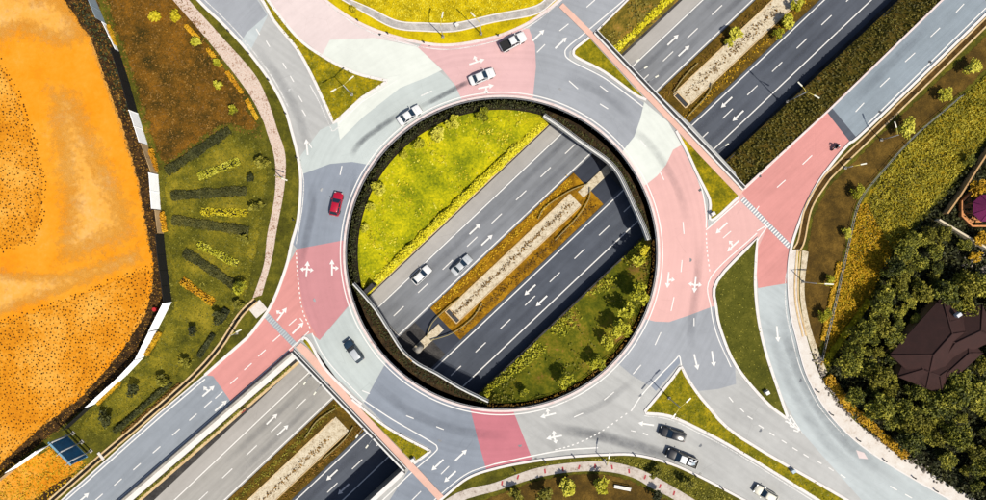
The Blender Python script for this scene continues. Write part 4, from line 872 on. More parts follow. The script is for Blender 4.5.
# radial hedges and flower beds
def hedge(a, b, wid, hgt, mat, label, name='hedge', n=1100, size=.16, cat='hedge'):
    return hedge_strip(name, samp(P(*a, .12), P(*b, .12), 6), wid, .12, hgt, n, mat, label, size, cat, 'planter_dark' if 'flower' in name else None)
for i, (a, b) in enumerate((((167, 172), (230, 130)), ((172, 196), (247, 191)), ((173, 220), (249, 231)), ((185, 252), (238, 287)))):
    hedge(a, b, 1.75, .6, 'leaf_hedge', f'{ORD[i]} dark clipped hedge from the top radiating over the green lawn', n=1800, size=.14)
for i, (a, b, m) in enumerate((((199, 177), (240, 161), 'leaf_lime'), ((201, 212), (248, 213), 'leaf_yellow'), ((198, 244), (238, 264), 'leaf_lime'), ((182, 280), (214, 303), 'leaf_orange'))):
    hedge(a, b, 1.4, .5, m, f'{ORD[i]} bright yellow flower bed from the top between the dark hedges', 'flower_bed', 620, .13, 'flower bed')
for i, (a, b) in enumerate((((186, 26), (200, 40)), ((208, 49), (222, 67)), ((227, 72), (243, 94)), ((247, 100), (258, 120)))):
    hedge(a, b, .7, .45, 'leaf_orange', f'{ORD[i]} orange flower strip from the top along the pink path', 'flower_strip', 420, .13, 'flower bed')
hedge((116, 431), (172, 382), .9, .9, 'leaf_dark', 'dark hedge along the drain above the lower left ramp'); hedge((122, 434), (180, 383), .5, .4, 'leaf_brown', 'brown flower strip beside the drain above the lower left ramp', 'flower_strip', 500, .13, 'flower bed')
hedge((219, 322), (228, 309), 1.2, .9, 'leaf_dark', 'short dark hedge block near the white paved corner'); hedge((200, 356), (214, 334), .8, .7, 'leaf_dark', 'dark hedge along the drain below the paved corner')
hedge((151, 150), (157, 172), .9, .9, 'leaf_orange', 'orange weeds growing against the stained hoarding', 'weeds', 400, .15, 'weeds'); hedge((163, 212), (166, 232), .8, .9, 'leaf_orange', 'orange weeds against the hoarding below the bright white run', 'weeds', 300, .15, 'weeds'); hedge((161, 332), (147, 355), .8, .9, 'leaf_gold', 'golden weeds in front of the lower white hoarding', 'weeds', 400, .15, 'weeds')
hedge((109, 26), (117, 46), .6, .8, 'leaf_gold', 'golden weeds above the low white hoarding', 'weeds', 260, .15, 'weeds'); hedge((121, 382), (98, 404), .6, .6, 'leaf_gold', 'golden weeds at the foot of the long white hoarding', 'weeds', 300, .15, 'weeds')
# footways and drains on the west
path('footway', spx([(150, -30), (173, 0), (210, 43), (247, 91), (262, 118), (267, 132), (275, 160), (275, 195), (267.5, 235), (264, 265), (253, 298)]), spx([(168, -30), (189, 0), (222, 37), (254.5, 74), (269, 103), (277, 128), (285.5, 155), (284.5, 188), (277, 230), (272, 259), (262, 295)]), 'paving_pink', .1, .16, 'pink paved footway curving along the left road')
def drain(px, wid, label, lip='concrete_tan', fill='black_plate', zb=.12):
    w = W(spx(px, n=5)); o = thing('drain', label, 'drain', Vector((w[0].x, w[0].y, zb))); loc = [Vector((p.x - w[0].x, p.y - w[0].y, 0)) for p in w]
    for sg in (-1, 1): ribbon('lip', loc, .28, -.04, .12, lip, o, shift=sg * wid / 2)
    ribbon('channel', loc, wid - .22, -.04, .03, fill, o); return o
drain([(256, 300), (240, 316), (220.5, 346), (194, 376), (140, 424), (100, 458), (50, 502), (0, 546)], .8, 'narrow concrete drain following the lower left ramp', fill='planter_dark')

# billboard with three posts
bb = thing('billboard', 'dark blue billboard on three white posts beside the lower left ramp', 'billboard', P(80, 444, .12)); BB0, BB1 = P(69, 434, 0) - P(80, 444, 0), P(90, 455, 0) - P(80, 444, 0)
dB = (BB1 - BB0); cB = (BB0 + BB1) / 2; aB = math.atan2(dB.y, dB.x); nB = Vector((-dB.y, dB.x, 0)).normalized()
box('panel', (cB.x, cB.y, 3.2), (dB.length, .25, 4.4), 'billboard_blue', bb, aB)
for z in (.95, 5.45): box('frame_rail', (cB.x, cB.y, z), (dB.length + .2, .34, .14), 'billboard_rail', bb, aB)
for k in range(3):
    p = BB0.lerp(BB1, .08 + .42 * k) + nB * .7; tube('post', [(p.x, p.y, -.1), (p.x, p.y, 5.9)], .12, 'steel_light', bb, 8); q = p - nB * .6; tube('brace', [(p.x, p.y, 5.6), (q.x, q.y, 5.2)], .06, 'steel_light', bb)
    tube('lamp_arm', [(p.x, p.y, 5.9), (p.x - nB.x * 1.0, p.y - nB.y * 1.0, 6.1)], .05, 'steel_light', bb); box('post_foot', (p.x, p.y, .05), (.6, .6, .25), 'concrete', bb, aB)
box('footbridge_slab', P(101, 456, .2), (1.6, .5, .16), 'paving_white', road, rz=-.9)
rd = thing('red_drum', 'small red drum at the foot of the white hoarding', 'drum', P(156.5, 309, .12)); bm = bmesh.new(); tubebm(bm, [(0, 0, 0), (0, 0, .9)], .34, 12); bm_obj('shell', bm, 'red_paint', rd)
for z in (.02, .45, .9): bm = bmesh.new(); tubebm(bm, [(0, 0, z - .03), (0, 0, z + .03)], .37, 12); bm_obj('hoop', bm, 'red_paint', rd)

# ================================================================ NORTH
path('footway', spx([(315, -25), (342, 0), (367, 14), (395, 28), (425, 31), (456, 31), (494, 22), (536, 14), (556, 0), (575, -18)]), spx([(323, -25), (350, 0), (372, 10), (398, 22), (425, 24), (455, 24), (494, 15.5), (534, 7.5), (550, -4), (570, -24)]), 'paving_grey', .1, .16, 'grey footway crossing the yellow lawn at the top')
for l in ([(342, 0), (367, 14.5), (395, 28.5), (425, 31.5), (456, 31.5), (494, 22.5), (536, 14.5), (556, 0)], [(350, 0), (372, 9.5), (398, 21.5), (425, 23.5), (455, 23.5), (494, 15), (534, 7), (550, -4)]): ribbon('path_edging', W(spx(l)), .2, .1, .2, 'kerb_white', road)
ground_cover('lawn_tufts', [(350, -10), (372, 8), (398, 20), (455, 22), (494, 14), (534, 5), (545, -10)], 16, .2, .16, 'leaf_yellow', 'yellow tufts on the lawn at the top of the picture', 'grass', .12, .6)
tree('small_yellow', (354, 10), .7, 'small yellow bush beside the grey footway at the top', name='bush', cat='bush')
ground_cover('lawn_tufts', NW_island, 5, .1, .15, 'leaf_olive', 'olive tufts on the triangular upper left island', 'grass', .13, .6); ground_cover('lawn_tufts', S_island, 3, .08, .14, 'leaf_olive', 'olive tufts on the lower right island', 'grass', .13, .6)
ground_cover('lawn_tufts', SWt_island + SWs_island[::-1][:0], 5, .1, .14, 'leaf_olive', 'olive tufts on the small lower left island', 'grass', .13, .6); ground_cover('lawn_tufts', E_island, 2, .06, .13, 'leaf_olive', 'green tufts on the long right island', 'grass', .13, .6)

# ================================================================ SOUTH
path('footway', spx([(405, 530), (447.5, 498), (470, 488), (494, 482.5), (531.5, 469), (565, 463), (604, 461), (634, 467), (656.5, 477), (694, 499), (730, 522)]), spx([(415, 540), (458, 504), (475, 496), (496, 490.5), (533, 478.5), (567, 472), (604, 471), (632, 477), (652, 488), (675, 500), (710, 524)]), 'paving_beige', .1, .16, 'pale paved footway with red bands at the bottom')
fo = bpy.data.objects['footway.002']
for (x, y) in ((545, 471), (563, 469), (579, 467), (595, 466), (612, 467), (629, 471), (645, 477), (518, 477), (502, 483), (660, 486), (674, 493)):
    box('red_band', P(x, y, .163), (.3, .8, .012), 'red_band', fo, random.uniform(-.4, .2))
patch('planted_bed', [(480, 500), (500, 492), (533, 480), (567, 473.5), (604, 472.5), (630, 478.5), (650, 489), (672, 501), (700, 525), (470, 525)], 'lawn_dark_east', .128, .5, .5)
ground_cover('lawn_tufts', [(494, 479), (531, 466), (569, 460), (604, 457), (634, 458), (666, 466), (694, 478), (740, 502), (700, 502), (658, 476), (634, 466), (604, 460), (565, 462), (531, 468)], 12, .2, .15, 'leaf_olive', 'green tufts on the strip between kerb and bottom footway', 'grass', .12)
for i, (x, y, r, k) in enumerate(((517, 494, 1.5, 'small_olive'), (543, 487, 1.65, 'small_olive'), (568, 484, 1.75, 'small_lime'), (598, 483, 1.6, 'small_lime'))): tree(k, (x, y), r, f'{ORD[i]} round bush from the left below the bottom footway', 'round bushes below the bottom footway', name='bush', cat='bush')
for i, (x, y, r, k) in enumerate(((653, 470, 1.15, 'small_olive'), (685, 480, 1.3, 'small_olive'))): tree(k, (x, y), r, ['yellow-green bush between kerb and bottom footway', 'yellow-green bush beside the kerb right of the pickup'][i], name='bush', cat='bush')
tree('small_dark', (655, 494), 1.2, 'dark bush at the bottom edge below the footway', name='bush', cat='bush')
bn = thing('bench', 'white slatted bench on the dark bed below the bottom footway', 'bench', P(622, 487, .12), -.2)
for k in range(3): box('seat_slat', (0, -.22 + .2 * k, .45), (3.0, .16, .05), 'railing_white', bn)
for k in range(2): box('backrest_slat', (0, .38, .65 + .2 * k), (3.0, .04, .14), 'railing_white', bn)
for x in (-1.3, 0, 1.3): box('leg', (x, 0, .21), (.08, .6, .42), 'steel_dark', bn); box('back_post', (x, .36, .6), (.06, .05, .55), 'steel_dark', bn)
# trees along the ring's inner edge
for i, (x, y, r, k) in enumerate(((378, 190, 1.6, 'small_lime'), (371, 206, .95, 'small_lime'), (403, 155, 1.0, 'small_lime'), (420, 145, 1.3, 'small_lime'), (437, 133, 1.5, 'small_lime'), (454, 124, 1.3, 'small_lime'), (481, 115, 1.35, 'small_lime'), (366, 228, 1.0, 'small_lime'))):
    tree(k, (x, y), r, ['lime green bush on the slope right of the red car', 'smaller lime bush below the lime one right of the red car', 'small round lime bush on the upper left ring ledge', 'round lime bush left of a larger one on the upper ring ledge', 'largest round lime bush on the upper ring ledge', 'lime bush right of the largest one on the upper ring ledge', 'round lime bush nearest the top of the ring', 'lime bush at the left end of the slope inside the ring'][i], 'bushes along the upper left ring edge', z=on_slope((x, y), r, A1, B1)[0], name='bush', zl=on_slope((x, y), r, A1, B1)[1], cat='bush')
for i, (x, y, r) in enumerate(((637, 294, 1.85), (629, 311, 1.6), (620, 327, 1.85), (609, 343, 1.4), (597, 361, 1.5), (563, 381, 1.55), (524, 392, .9), (487, 395, .8))):
    tree('small_lime', (x, y), r, f'{ORD[i]} leafy yellow-green bush from the right along the lower right ring edge', 'bushes along the lower right ring edge', z=on_slope((x, y), r, A2, B2)[0], name='bush', zl=on_slope((x, y), r, A2, B2)[1], cat='bush')
tree('small_yellow', (645, 250), 1.2, 'bright yellow bush where the upper right bridge parapet ends', z=on_slope((645, 250), 1.2, A2, B2)[0], name='bush', zl=on_slope((645, 250), 1.2, A2, B2)[1], cat='bush')
tree('small_lime', (640, 262), 1.3, 'lime bush below the upper right bridge parapet', z=on_slope((640, 262), 1.3, A2, B2)[0], name='bush', zl=on_slope((640, 262), 1.3, A2, B2)[1], cat='bush')
for i, (x, y, r) in enumerate(((734, 34, 1.5), (728, 42, 1.0), (785, 22, 1.5), (776, 34, 1.1), (796, 8, 1.2))): tree('small_lime', (x, y), r, f'{ORD[i]} yellow-green shrub from the bridge on the upper highway median', 'shrubs on the upper median', z=HZ + .1, name='shrub', zl=HZ + 1)

# ================================================================ EAST SIDE
patch('lawn', [(1000, 20), (880, 132), (826, 186), (812, 212), (804, 250), (800, 300), (806, 335), (818, 362), (834, 305), (846, 250), (857, 205), (882, 172), (914, 138), (1000, 60)], 'lawn_dark_east', .128, .6, .9)
rough = [(1000, 62), (914, 138), (882, 172), (857, 205), (846, 250), (834, 305), (820, 365), (836, 352), (872, 292), (890, 255), (915, 222), (945, 190), (985, 140), (1010, 100)]
patch('rough_ground', rough, 'rough_yellow', .132, .6, .8)
ground_cover('rough_grass', [(1000, 62), (914, 138), (882, 172), (866, 205), (890, 250), (915, 222), (945, 190), (985, 140), (1010, 100)], 38, .7, .15, 'leaf_rough', 'tall yellow-green rough grass right of the right ramp', 'grass', .13, .3)
ground_cover('rough_grass', [(866, 204), (857, 205), (846, 250), (834, 305), (820, 365), (836, 352), (872, 292), (892, 250)], 34, .6, .15, 'leaf_gold', 'golden brush beside the thin grey fence', 'grass', .13, .3)
ground_cover('rough_grass', [(876, 180), (868, 206), (850, 258), (862, 262), (885, 225), (912, 190), (950, 150), (946, 146)], 9, .5, .2, 'leaf_rough_dark', 'dark hollow running through the rough grass', 'grass', .13, .3)
hedge_strip('yellow_brush', samp(P(824, 362, .12), P(868, 300, .12), 8), 1.0, .12, .9, 1500, 'leaf_yellow', 'bright yellow brush between fence and dark wood', .18, 'brush')
wood = [(1010, 125), (985, 142), (945, 193), (915, 225), (890, 258), (873, 294), (838, 352), (824, 372), (835, 395), (860, 425), (900, 455), (950, 488), (1000, 520), (1080, 520), (1080, 120)]
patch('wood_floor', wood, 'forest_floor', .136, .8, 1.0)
ground_cover('undergrowth', wood, 11, 1.0, .24, 'leaf_dark', 'dark undergrowth on the floor of the wood', 'undergrowth', .13, .3)
path('footway', spx([(789.5, 250), (788, 276), (790.5, 312), (797.5, 341), (806, 372), (822.5, 404), (847.5, 433), (880, 458), (935, 490.5), (990, 520)])[:-1], [(x + 1.2, y - .6) for x, y in spx([(797, 250), (796, 276), (799, 312), (806, 341), (816, 371), (832, 398), (856, 424), (888, 447), (940, 480), (1000, 515)])[:-1]], 'paving_white', .1, .17, 'pale dusty footway along the right hand curve')
drain([(1000, 8), (986, 22), (880, 125.5), (835, 169), (823, 183), (808, 208), (801, 240), (796, 250)], 1.15, 'double-edged concrete drain along the right ramp', fill='planter_soil')
drain([(798.5, 250), (796, 280), (797, 305), (804, 336)], .6, 'short drain with yellow grass beside the right footway', fill='lawn_yellow')
path('gravel_path', spx([(802, 250), (799.5, 290), (804, 325), (812, 352), (822, 376)]), spx([(808, 252), (804, 290), (809, 322), (817, 348), (827, 372)]), 'gravel_pale', .1, .165)
def rubble(name, px, wid, n, label, z=.16):
    w = W(spx(px, n=5)); v = []; f = []
    for _ in range(n):
        i = random.randrange(len(w) - 1); p = w[i].lerp(w[i + 1], random.random()); x, y = p.x + random.uniform(-wid, wid), p.y + random.uniform(-wid, wid); r = random.uniform(.08, .3); b = len(v); h = r * random.uniform(.5, 1.1)
        for k in range(5): a = k * 1.2566 + random.uniform(-.3, .3); v.append((x + r * math.cos(a) * random.uniform(.7, 1.3), y + r * math.sin(a), z - .02))
        for k in range(5): a = k * 1.2566 + random.uniform(-.3, .3); v.append((x + r * .6 * math.cos(a), y + r * .6 * math.sin(a), z + h))
        for k in range(5): f.append((b + k, b + (k + 1) % 5, b + 5 + (k + 1) % 5, b + 5 + k))
        f.append(tuple(b + 5 + k for k in range(5)))
    tag(mesh_obj(name, v, f, 'stone_rubble'), label, 'rubble', kind='stuff')
rubble('rubble', [(812, 352), (832, 392), (858, 420), (890, 446), (940, 480)], .7, 420, 'broken stones along the edge of the right footway')
rubble('rubble', [(965, 255), (985, 262), (990, 275)], 2.2, 120, 'heap of pale rubble at the right edge below the white wall', .14)
hedge_strip('verge_brush', samp(P(826, 376, .12), P(850, 408, .12), 5) + samp(P(850, 408, .12), P(905, 456, .12), 8)[1:], 1.6, .12, .9, 2200, 'leaf_gold', 'golden brush between right footway and wood', .18, 'brush')
hedge_strip('fence_weeds', samp(P(839, 262, .12), P(822, 340, .12), 8), .9, .12, .5, 800, 'leaf_gold', 'orange weeds on the road side of the grey fence', .15, 'weeds')
# thin fence
fw = W(spx([(960, 96), (912, 137), (880, 172), (857, 203), (846, 247), (833, 305), (820, 360)], n=5)); fe = thing('boundary_fence', 'thin grey fence between dark lawn and rough grass', 'fence', fw[0]); fl = [Vector((p.x - fw[0].x, p.y - fw[0].y, 0)) for p in fw]
for z in (.45, 1.0): ribbon('rail', fl, .05, z, z + .05, 'steel_grey', fe)
for p in fl[::2]: box('post', (p.x, p.y, .65), (.1, .1, 1.2), 'steel_dark', fe)
# garden walls, gazebo, house
wallthing('garden_wall', W([(941.5, 214), (955, 195), (967, 176), (985, 148), (1000, 130)]), .28, .0, 1.7, 'wall_tan', 'tan garden wall above the octagonal gazebo'); wallthing('garden_wall', W([(934, 220), (956.5, 233.5), (986, 251), (1010, 265)]), .32, .0, 1.5, 'wall_cream', 'white garden wall below the octagonal gazebo')
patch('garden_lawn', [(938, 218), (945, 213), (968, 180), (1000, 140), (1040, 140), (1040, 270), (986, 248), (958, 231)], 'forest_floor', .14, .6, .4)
gz = thing('gazebo', 'octagonal garden gazebo with purple roof and tan railing', 'gazebo', P(976, 209, .12), .39); RZ = 2.55
def octa(r, z): return [Vector((r * math.cos(k * math.pi / 4), r * math.sin(k * math.pi / 4), z)) for k in range(8)]
slab('floor', octa(2.6, 0), -.05, .2, 'wood_tan', gz); oe = octa(RZ, 2.5)
for k in range(8):
    a, b = oe[k], oe[(k + 1) % 8]; m = 'roof_purple' if k not in (0, 7) else 'roof_magenta'; top = Vector((0, 0, 3.9)); mesh_obj('roof_panel', [a, b, top, a - Vector((0, 0, .08)), b - Vector((0, 0, .08))], [(0, 1, 2), (0, 3, 4, 1)], m, gz)
    p = octa(2.2, 0)[k]; tube('post', [(p.x, p.y, 0), (p.x, p.y, 2.5)], .08, 'wood_tan', gz)
    tube('ridge_cap', [a, top], .06, 'roof_purple', gz)
tubm = bmesh.new(); tubebm(tubm, [(0, 0, 3.85), (0, 0, 4.3)], .14, 8, .03); bm_obj('finial', tubm, 'wood_tan', gz)
ro = octa(3.35, .0); ring_ = [ro[k] for k in (2, 3, 4, 5, 6)]; ribbon('railing', ring_, .32, .1, .95, 'wood_tan', gz); ri = octa(2.75, 0); ribbon('bench_seat', [ri[3], ri[4], ri[5]], .36, .35, .45, 'wood_tan', gz)
def hip_roof(parent, cx, cy, L, Wd, z0, z1, rz, wallmat='wall_tan', nm='roof'):
    R = Matrix.Translation((cx, cy, 0)) @ Matrix.Rotation(rz, 4, 'Z'); l, w = L / 2, Wd / 2; rl = max(.2, l - w)
    v = [(-l, -w, z0), (l, -w, z0), (l, w, z0), (-l, w, z0), (-rl, 0, z1), (rl, 0, z1), (-l, -w, z0 - .18), (l, -w, z0 - .18), (l, w, z0 - .18), (-l, w, z0 - .18)]
    v = [R @ Vector(p) for p in v]; rf = mesh_obj(nm, v, [(0, 1, 5, 4), (1, 2, 5), (2, 3, 4, 5), (3, 0, 4), (6, 7, 1, 0), (7, 8, 2, 1), (8, 9, 3, 2), (9, 6, 0, 3), (9, 8, 7, 6)], 'roof_brown', parent)
    for a, b in ((4, 5), (0, 4), (3, 4), (1, 5), (2, 5)): tube('ridge_cap', [v[a] + Vector((0, 0, .04)), v[b] + Vector((0, 0, .04))], .11, 'roof_brown', rf)
    bm = bmesh.new(); boxbm(bm, Vector((0, 0, z0 / 2 - .05)), (L - 1.0, Wd - 1.0, z0 - .2)); bm.transform(R); bm_obj('wall', bm, wallmat, parent)
hb = P(938, 346, .12); hs = thing('house', 'house with a large dark brown tiled roof hidden in the wood', 'house', hb)
def hp(x, y, z): p = P(x, y, z); return p.x - hb.x, p.y - hb.y
x, y = hp(936, 343, 4); hip_roof(hs, x, y, 13.5, 8.6, 3.3, 5.6, math.radians(48)); x, y = hp(964, 336, 4); hip_roof(hs, x, y, 11.5, 6.6, 3.0, 4.9, math.radians(25))
x, y = hp(926, 371, 3); hip_roof(hs, x, y, 8.6, 5.6, 2.9, 4.4, math.radians(-22)); x, y = hp(955, 362, 3); hip_roof(hs, x, y, 9.5, 4.4, 2.7, 3.7, math.radians(42))
x, y = hp(942, 322, 3); hip_roof(hs, x, y, 5.6, 4.6, 3.2, 4.6, math.radians(48))
x, y = hp(959, 315, 5); bm = bmesh.new(); boxbm(bm, Vector((x, y, 4.6)), (.9, .6, .9), .6, .06); bm_obj('water_tank', bm, 'cargo_white', hs)
# ---------------------------------------------------------------- the wood and single trees
house_poly = [(928, 305), (945, 300), (961, 311), (986, 312), (1000, 312), (1000, 340), (976, 360), (957, 374), (943, 395), (917, 391), (899, 378), (909, 343), (926, 325)]
cand = [(906, 371), (914, 336), (953, 303), (976, 357), (949, 386), (931, 391), (970, 313), (903, 356)]; tries = 0
wood_in = [(985, 258), (940, 232), (918, 232), (896, 260), (882, 292), (850, 348), (838, 366), (850, 395), (875, 420), (915, 448), (960, 476), (1010, 505), (1030, 505), (1030, 262)]
while len(cand) < 125 and tries < 6000:
    tries += 1; x, y = random.uniform(835, 1030), random.uniform(230, 508)
    if not inpoly(np.array([x]), np.array([y]), wood_in)[0] or inpoly(np.array([x]), np.array([y]), house_poly)[0]: continue
    if polydist(np.array([x]), np.array([y]), house_poly)[0] < .2: continue
    if x > 945 and y < 275: continue
    if any((x - a) ** 2 + (y - b) ** 2 < 10.2 ** 2 for a, b in cand): continue
    cand.append((x, y))
clock = {}
for x, y in cand: clock.setdefault(int(round(math.degrees(math.atan2(x - 942, 346 - y)) / 15)) % 24, []).append((math.hypot(x - 942, y - 346), x, y))
HOURS = [w + h for w in ('twelve', 'one', 'two', 'three', 'four', 'five', 'six', 'seven', 'eight', 'nine', 'ten', 'eleven') for h in (" o'clock", ' thirty')]
ORDT = ['nearest'] + [f'{w} nearest' for w in ('second', 'third', 'fourth', 'fifth', 'sixth', 'seventh', 'eighth', 'ninth', 'tenth', 'eleventh', 'twelfth', 'thirteenth', 'fourteenth', 'fifteenth', 'sixteenth', 'seventeenth', 'eighteenth', 'nineteenth', 'twentieth', 'twenty-first', 'twenty-second', 'twenty-third', 'twenty-fourth')]
for hr, lst in clock.items():
    for q, (dist, x, y) in enumerate(sorted(lst)):
        tree('forest' if random.random() < .72 else 'forest_dark', (x, y), random.choice((1.1, 1.4, 1.7, 1.9, 2.2, 2.6)), f"leafy tree of the wood, {ORDT[q]} to the brown roof toward {HOURS[hr]}", 'trees of the wood', hscale=random.uniform(.9, 1.3))
for x, y, r, k, lb in ((978, 189, 1.6, 'gold', 'golden tree right above the octagonal gazebo'), (982, 238, 1.5, 'gold', 'golden tree below the gazebo at the right edge'), (975, 256, 1.1, 'gold', 'orange bush beside the heap of pale rubble'), (928, 396, 1.5, 'yellow_big', 'bright yellow tree just below the brown roof'), (924, 320, 1.2, 'yellow_big', 'bright yellow tree at the upper left of the brown roof'),
                   (972, 67, 1.6, 'yellow_big', 'yellow-green tree at the top of the rough grass by the right drain'), (946, 94, 1.3, 'yellow_big', 'loose yellow-green tree on the fence line, middle of the three'), (908, 128, 1.7, 'yellow_big', 'yellow-green tree on the fence line near the yellow lamp'), (857, 192, 1.2, 'yellow_big', 'yellow-green tree on the fence by the bend of the drain'), (847, 234, 1.0, 'yellow_big', 'small tree beside the grey fence left of the golden brush'),
                   (829, 281, 1.0, 'yellow_big', 'yellow bush on the road side of the grey fence'), (824, 315, 1.2, 'yellow_big', 'lime bush at the narrow end of the dark lawn'), (970, 160, 1.1, 'forest', 'dark green tree at the upper end of the tan garden wall'), (965, 245, 1.3, 'forest', 'green tree below the middle of the white garden wall'), (925, 240, 1.5, 'forest', 'green tree left of the end of the white garden wall')):
    tree(k, (x, y), r, lb)

# ================================================================ STREET LAMPS AND SMALL STREET FURNITURE
def lamp(base, top_dir, hgt, heads, label, z=.12, headL=1.1):
    p = P(*base, z); o = thing('street_lamp', label, 'street lamp', p, 0); tube('pole', [(0, 0, 0), (0, 0, hgt)], .11, 'steel_light', o, 8, .06); box('base', (0, 0, .12), (.45, .45, .3), 'concrete', o)
    for d in heads:
        dv = Vector((d[0], -d[1], 0)).normalized(); L = 1.3; tube('arm', [(0, 0, hgt - .3), (dv.x * L * .5, dv.y * L * .5, hgt), (dv.x * L, dv.y * L, hgt + .1)], .06, 'lamp_yellow', o)
        bm = bmesh.new(); boxbm(bm, Vector((0, 0, 0)), (headL, .4, .14), 0, .05)
        for v in bm.verts: v.co.y *= 1 - .55 * abs(v.co.x) / headL * 1.6
        h = bm_obj('lamp_head', bm, 'lamp_white', o); h.location = (dv.x * (L + headL / 2), dv.y * (L + headL / 2), hgt + .12); h.rotation_euler = (0, 0, math.atan2(dv.y, dv.x))
    return o
lamp((352, 95), None, 7.2, [(.8, -.65), (-.85, .5)], 'double-armed street lamp on the triangular upper left island'); lamp((669, 398), None, 7.2, [(.75, -.7), (-.6, .75)], 'double-armed street lamp on the lower right island')
lamp((881, 140), None, 5.2, [(-.35, -1)], 'yellowish street lamp by the drain near the pink end of the right ramp'); lamp((803, 282), None, 5.0, [(1, .05)], 'street lamp on the dark lawn right of the pale footway', headL=1.6)
lamp((787, 102), None, 8.0, [(.9, .5), (-.5, -.5)], 'street lamp on the slope between upper highway and right ramp', -4.5); lamp((845, 168), None, 2.6, [(1, -.2)], 'short lamp post beside the drain at the pink bend')
lamp((481, 34), None, 6.0, [(-.6, -.6)], 'street lamp on the yellow strip below the top footway'); lamp((443, 37), None, 6.0, [(.2, -1)], 'street lamp near the white kink of the top footway')
lamp((282, 178), None, 4.0, [(1, .4)], 'street lamp on the verge beside the pink path left of the red car'); lamp((604, 460), None, 3.2, [(.2, -1)], 'short lamp post at the bottom kerb above the footway'); lamp((237, 333), None, 3.5, [(1, -.5)], 'small lamp on the verge above the pink left ramp')
for x, y in ((457, 26), (766, 392), (712, 214), (413, 459), (792, 470)):
    o = thing('utility_cabinet', {457: 'white cabinet at the kink of the top footway', 766: 'white cabinet on the long right island', 712: 'small white cabinet at the tip of the right triangle island', 413: 'small white cabinet at the tip of the lower left island', 792: 'small pale blue cabinet on the grass strip at the bottom right'}[x], 'cabinet', P(x, y, .12), .5)
    box('body', (0, 0, .4), (.65, .55, .8), 'railing_white' if x != 792 else 'hoarding_blue', o, 0, .04); box('lid', (0, 0, .84), (.72, .62, .08), 'railing_white' if x != 792 else 'hoarding_blue', o, 0, .03); box('plinth', (0, 0, .02), (.85, .75, .12), 'concrete', o)
bol = None
def bollard(x, y, label, group):
    global bol
    o = thing('kerb_post', label, 'post', P(x, y, .12), 0, group)
    if bol is None: bol = (tube('shaft', [(0, 0, -.1), (0, 0, .75)], .11, 'steel_dark', o, 8).data, tube('cap', [(0, 0, .75), (0, 0, .85)], .14, 'black_plate', o, 8).data)
    else:
        for nm, me in zip(('shaft', 'cap'), bol): link(bpy.data.objects.new(nm, me), o)
for lst, lab, gr in (((( 515, 469.5), (545, 461), (574, 456.5), (635, 455), (666, 463), (695, 475), (722, 488)), 'short dark post on the bottom kerb', 'posts on the bottom kerb'),
                     (((817, 391), (831, 414), (858, 440), (884, 460), (913, 477), (935, 490)), 'short dark post on the kerb of the right hand curve', 'posts on the right hand kerb'),
                     (((249, 54), (269, 80.5), (286, 114), (294, 220), (297, 158), (229, 32)), 'short dark post on the left road kerb', 'posts on the left kerb'), (((358, 21), (424, 43), (388, 34), (498, 36)), 'short dark post on the top kerb', 'posts on the top kerb')):
    srt = sorted(lst, key=(lambda p: p[0]) if 'left road' not in lab else (lambda p: p[1]))
    for q, (x, y) in enumerate(srt): bollard(x, y, f"{ORD[q]} {lab} from the {'left' if 'left road' not in lab else 'top'}", gr)
# concrete base blocks hedge etc. done; vehicles follow
# ================================================================ VEHICLES
def loftx(secs, close=True):
    bm = bmesh.new(); rings = [[bm.verts.new(p) for p in s] for s in secs]
    for a, b in zip(rings, rings[1:]):
        n = len(a)
        for k in range(n): bm.faces.new((a[k], a[(k + 1) % n], b[(k + 1) % n], b[k]))
    bm.faces.new(rings[0]); bm.faces.new(rings[-1][::-1]); return bm
def bodysec(x, w, zb, zt, crown=.03): return [(x, -w * .9, zb), (x, -w, zb + .18), (x, -w * .985, zt - .12), (x, -w * .88, zt), (x, -w * .45, zt + crown), (x, w * .45, zt + crown), (x, w * .88, zt), (x, w * .985, zt - .12), (x, w, zb + .18), (x, w * .9, zb)]
def bevmod(o, w=.03, seg=2):
    m = o.modifiers.new('bevel', 'BEVEL'); m.width = w; m.segments = seg; m.limit_method = 'ANGLE'; m.angle_limit = math.radians(35); return o
